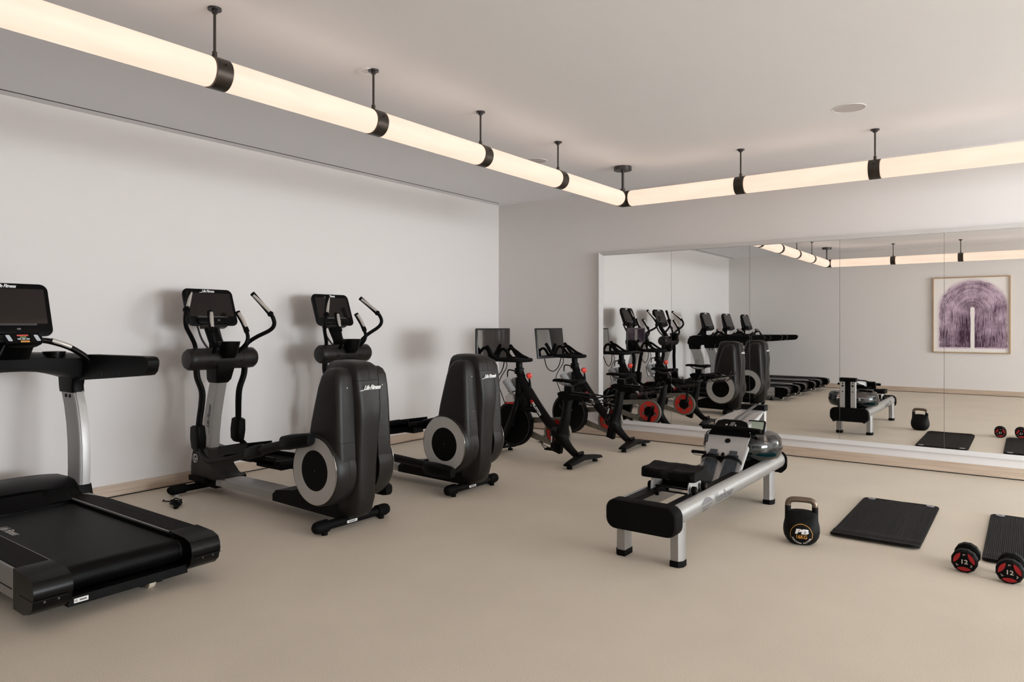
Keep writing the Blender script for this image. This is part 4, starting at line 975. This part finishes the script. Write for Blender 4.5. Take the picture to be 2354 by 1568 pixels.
# foot plate rising over the tank to the handle rest, then to the tower
FP = [(1.045, .240), (1.075, .248), (1.215, .385), (1.315, .485), (1.372, .545)]
def fp_rings(hw0, hw1, pts, th, tu=.0): 
    out = []
    for i, (x, z) in enumerate(pts):
        k = i/(len(pts)-1); hw = hw0+(hw1-hw0)*k; out.append([(x, -hw, z), (x, hw, z), (x+th*.7, hw, z-th*.7), (x+th*.7, -hw, z-th*.7)])
    return out
fp = obj('foot_plate', loft(new(), fp_rings(.126, .148, FP, .006)), alu, rw)
for s in (1, -1):
    b = new(); loft(b, [[(x, s*h, z), (x, s*(h+.010), z-.004), (x+.02, s*(h+.010), z-.024), (x+.02, s*h, z-.024)] for (x, z), h in zip(FP[:4], (.126, .131, .136, .142))]); obj('plate_flange', b, silver, fp)
fd = Vector((FP[2][0]-FP[1][0], 0, FP[2][1]-FP[1][1])).normalized(); fn = Vector((-fd.z, 0, fd.x))
b = new(); ringc(b, Vector((1.333, 0, .503))+fn*.002, fn, .020, .016, .002, 28); plate(b, [(-.014, -.003), (.014, -.003), (.014, .004), (-.014, .004)], Vector((1.333, 0, .503))+fn*.002, Vector((0, -1, 0)), fd, .001)
cyl(b, Vector((1.333, 0, .503))+fn*.0015, Vector((1.333, 0, .503))+fn*.0022, .016, seg=24); obj('emblem', b, blackm, fp)
for s in (1, -1):
    c = Vector((1.075, s*.070, .252))
    def Q(u, vv, k): return c+Vector((0, -1, 0))*vv+fd*u+fn*k
    b = new()
    loft(b, [[Q(u, vv, k) for u, vv in ((-.01, -.050), (.10, -.046), (.16, -.042), (.235, -.040), (.235, .040), (.16, .042), (.10, .046), (-.01, .050))] for k in (.003, .010)], b=.002)
    loft(b, [[Q(u, vv, k) for u, vv in ((-.018, -.052), (.0, -.052), (.0, .052), (-.018, .052))] for k in (.003, .040)], b=.003)
    ft = obj('foot_rest', b, bluegrey, rw)
    b = new(); loft(b, [[Q(u, vv, k) for u, vv in ((.225, -.030), (.265, -.026), (.265, .026), (.225, .030))] for k in (.012, .017)], b=.002); obj('adjuster_tab', b, bluegrey, ft)
    b = new()
    for u in (.125, .105):
        for vv in (-.022, .022): cyl(b, Q(u, vv, .0101), Q(u, vv, .0110), .0042, seg=12)
    obj('adjuster_hole', b, dark, ft)
    b = new(); w_ = .013
    path = [Q(.17, -.075, .006), Q(.175, -.060, .035), Q(.18, -.02, .055), Q(.18, .02, .055), Q(.175, .060, .035), Q(.17, .075, .006)]
    P = smooth(path, 5); loft(b, [[p+fd*w_+fn*.001, p-fd*w_+fn*.001, p-fd*w_-fn*.001, p+fd*w_-fn*.001] for p in P]); sp = obj('foot_strap', b, rubber, rw)
    if s == 1: b = new(); P = smooth([Q(.19, .02, .058), Q(.195, .06, .050), Q(.20, -.03, .060)], 1); box(b, 1.18, 1.21, .11, .21, .418, .436, .002); tube(b, [(1.20, .21, .425), (1.21, .20, .405), (1.22, .13, .398)], .006, seg=6, flat=.4); obj('strap_tail', b, rubber, sp)
    b = new(); c2 = Q(.185, .062*s*-1*-1, .04); box(b, c2.x-.012, c2.x+.012, c2.y-.012, c2.y+.012, c2.z-.004, c2.z+.008, .002); obj('buckle', b, blackm, sp)
b = new(); c = Vector((1.228, 0, .400)); loft(b, [[c+Vector((0, -1, 0))*p[1]+fd*p[0]+fn*k for p in rrect(.062, .020, .009)] for k in (.002, .018)]); obj('strap_anchor', b, blackm, fp)
# black handle rest, handle, strap
b = new(); hp = [(-.150, 0), (-.105, .105), (-.060, .120), (.060, .120), (.105, .105), (.150, 0), (.150, -.012), (-.150, -.012)]
hd = Vector((.58, 0, .81)).normalized(); hn = Vector((-hd.z, 0, hd.x)); c = Vector((1.370, 0, .542))
loft(b, [[c+Vector((0, -1, 0))*p[0]+hd*p[1]+hn*k for p in hp] for k in (-.015, .006)], b=.003); rest = obj('handle_rest', b, blackm, rw)
b = new()
for y in (.045, -.045): tube(b, [c+Vector((0, y, 0))+hd*.035+hn*.004, c+Vector((0, y, 0))+hd*.030+hn*.034], .009, seg=12, n=1); cyl(b, c+Vector((0, y*.7, 0))+hd*.07+hn*.006, c+Vector((0, y*.7, 0))+hd*.07+hn*.016, .008, seg=14)
obj('rest_bolt', b, chrome, rest)
hl = obj('handle', tube(new(), [(1.345, .185, .588), (1.353, .10, .592), (1.355, 0, .593), (1.353, -.10, .592), (1.345, -.222, .588)], [.0165]*5, seg=20), rubber, rw)
for s in (1, -1): obj('grip_end', sphere(new(), (1.345, (.185 if s == 1 else -.222), .588), .0168, (1, .6, 1)), rubber, hl)
b = new(); P = [Vector((1.362, -.012, .606)), Vector((1.50, -.01, .650)), Vector((2.0, 0, .702))]
loft(b, [[p+Vector((0, .014, .0012)), p+Vector((0, -.014, .0012)), p+Vector((0, -.014, -.0012)), p+Vector((0, .014, -.0012))] for p in P]); obj('pull_strap', b, greyp, rw)
# sloping deck from the rest up to the tower
b = new(); D = [(1.440, .590, .115), (1.50, .620, .130), (1.68, .645, .118), (1.88, .660, .095), (1.97, .662, .085)]
loft(b, [[(x, -h, z), (x, h, z), (x, h, z-.012), (x, -h, z-.012)] for x, z, h in D])
loft(b, [[(x, h, z-.001) for x, z, h in D][i:i+1][0:1] and (D[i][0], D[i][2], D[i][1]) and (lambda q: [(q[0], q[2], q[1]), (q[0], q[2]-.003, q[1]), (q[0], q[2]-.003, q[1]-.09+.02*i), (q[0], q[2], q[1]-.09+.02*i)])(D[i]) for i in range(5)])
loft(b, [(lambda q: [(q[0], -q[2], q[1]), (q[0], -q[2]+.003, q[1]), (q[0], -q[2]+.003, q[1]-.09+.02*i), (q[0], -q[2], q[1]-.09+.02*i)])(D[i]) for i in range(5)])
obj('tower_deck', b, alu, rw)
for s in (1, -1):
    tw = obj('tower_plate', bx(1.972, 2.030, min(s*.032, s*.085), max(s*.032, s*.085), .262, .660, .003), alu, rw)
    for z in (.635, .605, .535): obj('bolt', cyl(new(), (2.030, s*.055, z), (2.035, s*.055, z), .007 if z != .605 else .011, seg=14), blackm, tw)
obj('tower_core', bx(1.975, 2.010, -.031, .031, .265, .655), blackm, rw)
obj('tower_cap', bx(1.955, 2.042, -.092, .092, .655, .700, .010), rubber, rw)
obj('pull_knob', cyl(new(), (2.0, .085, .625), (2.0, .115, .625), .013, seg=16), blackm, rw)
for o_ in rw.children:
    if o_.name.startswith(('tower', 'pull_knob')): o_.location.y = .022
# monitor
mo = Vector((1.525, -.142, .592)); mv = Vector((.45, 0, .89)).normalized(); mn = Vector((-mv.z, 0, mv.x)); mr = Vector((0, -1, 0))
b = new(); loft(b, [[mo+mr*p[0]+mv*p[1]+mn*k for p in rrect(.125*q_, .100*q_, .012)] for k, q_ in ((-.022, .85), (-.012, 1), (0, 1), (.003, .96))]); mon = obj('monitor', b, blackg, rw)
b = new(); plate(b, rrect(.100, .058, .003), mo+mv*.010+mn*.0032, mr, mv, .0008); obj('display', b, lcd, mon)
for k in range(5): b = new(); plate(b, rrect(.008, .004, .001), mo+mr*(-.032+.016*k)-mv*.032+mn*.0032, mr, mv, .001); obj('button', b, greyp, mon)
obj('monitor_arm', tube(new(), [(1.54, -.150, .575), (1.56, -.13, .555), (1.58, -.10, .575)], .008, seg=10), blackm, rw)
# water tank: clear shells, water, paddle
tc_ = (1.700, .018, 0)
tk = obj('water_tank', lathe(new(), tc_, (0, 0, 1), [(.12, .340), (.230, .342), (.262, .352), (.278, .378), (.282, .412), (.282, .428), (.280, .455), (.274, .488), (.256, .512), (.224, .524), (.10, .526), (.001, .526)], 72), smoke, rw, ang=80)
obj('tank_seam', ringc(new(), (1.700, .018, .421), (0, 0, 1), .288, .278, .010, 72), smoke, tk)
obj('water', lathe(new(), tc_, (0, 0, 1), [(.001, .344), (.215, .346), (.243, .356), (.258, .380), (.261, .408), (.001, .4081)], 64), waterm, tk, ang=80)
b = new(); cyl(b, (1.700, .018, .345), (1.700, .018, .54), .022, seg=16)
for k in range(3):
    M = Matrix.Translation((1.700, .018, 0)) @ Matrix.Rotation(2*PI*k/3+.4, 4, 'Z'); box(b, .02, .17, -.004, .004, .365, .425, 0, M=M)
obj('paddle', b, blackm, tk)
obj('tank_cap', lathe(new(), tc_, (0, 0, 1), [(.06, .526), (.058, .545), (.04, .560), (.001, .561)], 28), blackm, tk)
obj('tank_base', bx(1.50, 1.92, -.128, .128, .262, .336, .004), blackm, rw)

# ================================================================== KETTLEBELL
kb = thing('kettlebell', 'black round kettlebell with steel handle and white and orange disc logo', 'kettlebell', (-1.120, 4.492, 0), math.radians(-166))
KZ = [(0, .056, .052), (.004, .065, .060), (.020, .084, .078), (.045, .099, .088), (.075, .1045, .091), (.100, .1035, .089), (.120, .1000, .082), (.140, .0955, .068), (.160, .0945, .050), (.178, .0945, .034), (.188, .0940, .026)]
def kdim(z):
    for (z0, w0, d0), (z1, w1, d1) in zip(KZ, KZ[1:]):
        if z <= z1: k = max(0, (z-z0)/(z1-z0)); return w0+(w1-w0)*k, d0+(d1-d0)*k
    return KZ[-1][1:]
def ksurf(x, z):
    w_, d_ = kdim(z); q = min(.995, abs(x)/w_); return d_*(1-q**2.3)**(1/2.3)
rings = []
for z, w_, d_ in [(z, *kdim(z)) for z in [0, .004, .010, .020, .032, .045, .060, .075, .088, .100, .110, .120, .130, .140, .150, .160, .170, .178, .188]]:
    R_ = []
    for k in range(64):
        a = 2*PI*k/64; ca, sa = math.cos(a), math.sin(a); e = 2/2.3
        x = w_*math.copysign(abs(ca)**e, ca); R_.append((x, d_*math.copysign(abs(sa)**e, sa), z+(.012*(1-(x/w_)**2) if z == .188 else 0)))
    rings.append(R_)
kbody = loft(new(), rings)
for s in (1, -1): tube(kbody, [(s*.0765, 0, .15), (s*.0765, 0, .185), (s*.0765, 0, .224)], [.0180, .0180, .0178], seg=18)
obj('body', kbody, kettlem, kb, ang=60)
obj('handle', tube(new(), [(s_x, 0, z) for s_x, z in ((.0765, .222), (.0755, .236), (.069, .250), (.055, .259), (.035, .262), (0, .263), (-.035, .262), (-.055, .259), (-.069, .250), (-.0755, .236), (-.0765, .222))], .0172, seg=20), kettleh, kb)
def on_ball(ms):
    bm = join_text(ms)
    for k in range(-8, 9): bmesh.ops.bisect_plane(bm, geom=bm.verts[:]+bm.edges[:]+bm.faces[:], plane_co=(0, k*.0075, 0), plane_no=(0, 1, 0))
    for v in bm.verts:
        x, z = v.co.x, v.co.y+.070
        v.co = Vector((-x, ksurf(x, max(z, .004))+.0012, max(z, .004)))
    return bm
I = ((0, 0, 0), (1, 0, 0), (0, 1, 0))
BC = 0
obj('lettering', on_ball([text('PB', .037, (0, .019+BC, 0), I[1], I[2], shear=.15, bold=.05, ext=0, sx=1.9, space=.95)]), white, kb, smooth=False)
obj('weight_mark', on_ball([text('16KG', .032, (0, -.012+BC, 0), I[1], I[2], bold=.01, ext=0, sx=.85)]), orangep, kb, smooth=False)
ms = []; word = 'PERFORM BETTER'
for i, ch in enumerate(word):
    if ch == ' ': continue
    a = math.radians(-90-66+132*i/(len(word)-1)); ux = Vector((-math.sin(a), math.cos(a), 0)); uy = Vector((-math.cos(a), -math.sin(a), 0))
    ms.append(text(ch, .0150, (math.cos(a)*.0540, math.sin(a)*.0540+BC, 0), ux, uy, bold=.015, ext=0))
obj('lettering', on_ball(ms), white, kb, smooth=False)
bm = new(); n = 90; a0, a1 = math.radians(-22), math.radians(202)
vs = []
for k in range(n+1):
    a = a0+(a1-a0)*k/n; vs.append([bm.verts.new((math.cos(a)*r_, math.sin(a)*r_+BC, 0)) for r_ in (.0605, .0628)])
for p, q in zip(vs, vs[1:]): bm.faces.new((p[0], p[1], q[1], q[0]))
me = bpy.data.meshes.new('ring'); bm.to_mesh(me); bm.free(); obj('badge_ring', on_ball([me]), orangep, kb, smooth=False)

# ================================================================== DUMBBELLS
def dumbbell(label, loc, rz):
    t = thing('dumbbell', label, 'dumbbell', loc, rz, 'pair of red and black dumbbells')
    r0 = .0735
    obj('handle', lathe(new(), (0, 0, r0), (0, 1, 0), [(.015, -.06), (.016, 0), (.015, .06)], 20), chrome, t)
    for s in (-1, 1):
        b = new(); st = 2*PI/12
        rings = [[(r_*math.cos(PI/12+st*k), s*y, r0+r_*math.sin(PI/12+st*k)) for k in range(12)] for y, r_ in ((.040, .058), (.050, .0755), (.090, .0760), (.104, .0660))]
        hd = obj('weight_head', loft(b, rings), rubber, t, ang=20)
        rt = s*-1
        def badge(nm, poly, m_):
            b = new(); plate(b, poly, (0, s*.104, r0), (-s, 0, 0), (0, 0, 1), .0012); return obj(nm, b, m_, hd)
        for ang in (-90, 30, 150):
            P = []
            for k in range(13): a = math.radians(ang-41+82*k/12); P.append((.0600*math.cos(a), .0600*math.sin(a)))
            ca, sa = math.cos(math.radians(ang)), math.sin(math.radians(ang))
            for k in range(1, 12):
                w = (6-k)/6; u, v_ = .0455-.0115*(1-w*w), .0394*w      # arc bulging to the centre
                P.append((u*ca-v_*sa, u*sa+v_*ca))
            badge('red_inlay', P, redd)
        X = (-s, 0, 0)
        obj('weight_number', join_text([text('12', .038, (0, s*.1042, r0-.001), X, (0, 0, 1), bold=.018, ext=.0012, sx=1.15)]), gripsil, hd)
        for ang in (90, 210, 330):
            a = math.radians(ang); ux = Vector((-s*math.sin(a), 0, -math.cos(a)))*1.0; 
            up = Vector((-s*math.cos(a), 0, math.sin(a))); rtv = Vector((-s*math.sin(a), 0, -math.cos(a)))
            c = Vector((0, s*.1042, r0))+up*.045
            b = new(); M = frame_m(c, rtv, up)
            for poly in ([(-.007, .005), (.002, .005), (.002, .003), (-.006, .003)], [(-.006, .001), (.007, .001), (.007, -.001), (-.006, -.001)], [(-.007, .001), (-.005, .001), (-.005, -.007), (-.007, -.007)], [(.005, -.001), (.007, -.001), (.007, .005), (.005, .005)]):
                plate(b, poly, c, rtv, up, .0012)
            obj('maker_mark', b, gripsil, hd)
    t.scale = (.82, .95, .82); return t
dumbbell('red and black 12 kilo dumbbell on bare floor between the two mats', (-.278, 4.555, 0), math.radians(-2))
dumbbell('red and black 12 kilo dumbbell lying just in front of the right hand mat', (-.078, 4.500, 0), math.radians(-2))

# ================================================================== MATS
def exmat(label, x0, x1, y0, y1, curl):
    t = thing('exercise_mat', label, 'mat', ((x0+x1)/2, (y0+y1)/2, 0), 0, 'ribbed exercise mats')
    Wd, Ln = x1-x0, y1-y0; nx = 2*int(Wd/.0092); ny = 60; b = new(); G = []; Bt = []; rc = .045
    for j in range(ny+1):
        y = -Ln/2*math.cos(PI*j/ny)*(1 if 1 else 0); row = []; rb = []
        e = min(abs(y+Ln/2), abs(Ln/2-y)); cut = rc-math.sqrt(max(0, rc*rc-(rc-e)**2)) if e < rc else 0
        for i in range(nx+1):
            x = (-Wd/2+cut)+(Wd-2*cut)*i/nx
            lift = curl*max(0, 1-(y+Ln/2)/.10)**2+.006*curl/.02*math.exp(-((y+Ln/2-.13)/.05)**2)
            row.append(b.verts.new((x, y, .0115+lift+(.0024 if i % 2 else 0)))); rb.append(b.verts.new((x, y, .0005+lift)))
        G.append(row); Bt.append(rb)
    for j in range(ny):
        for i in range(nx):
            b.faces.new((G[j][i], G[j][i+1], G[j+1][i+1], G[j+1][i])); b.faces.new((Bt[j][i], Bt[j+1][i], Bt[j+1][i+1], Bt[j][i+1]))
        b.faces.new((G[j][0], G[j+1][0], Bt[j+1][0], Bt[j][0])); b.faces.new((G[j][nx], Bt[j][nx], Bt[j+1][nx], G[j+1][nx]))
    for i in range(nx): b.faces.new((G[0][i], Bt[0][i], Bt[0][i+1], G[0][i+1])); b.faces.new((G[ny][i], G[ny][i+1], Bt[ny][i+1], Bt[ny][i]))
    obj('foam_sheet', b, matm, t, smooth=False)
    for s in (1, -1): obj('grommet', ringc(new(), (s*(Wd/2-.055), Ln/2-.035, .0155), (0, 0, 1), .027, .007, .004, 28), grom, t)
    return t
exmat('black ribbed exercise mat with two grommets beside the kettlebell', -1.016, -.522, 4.730, 5.925, .016)
exmat('black ribbed exercise mat behind the dumbbells at the right edge', -.216, .278, 4.730, 5.925, .010)
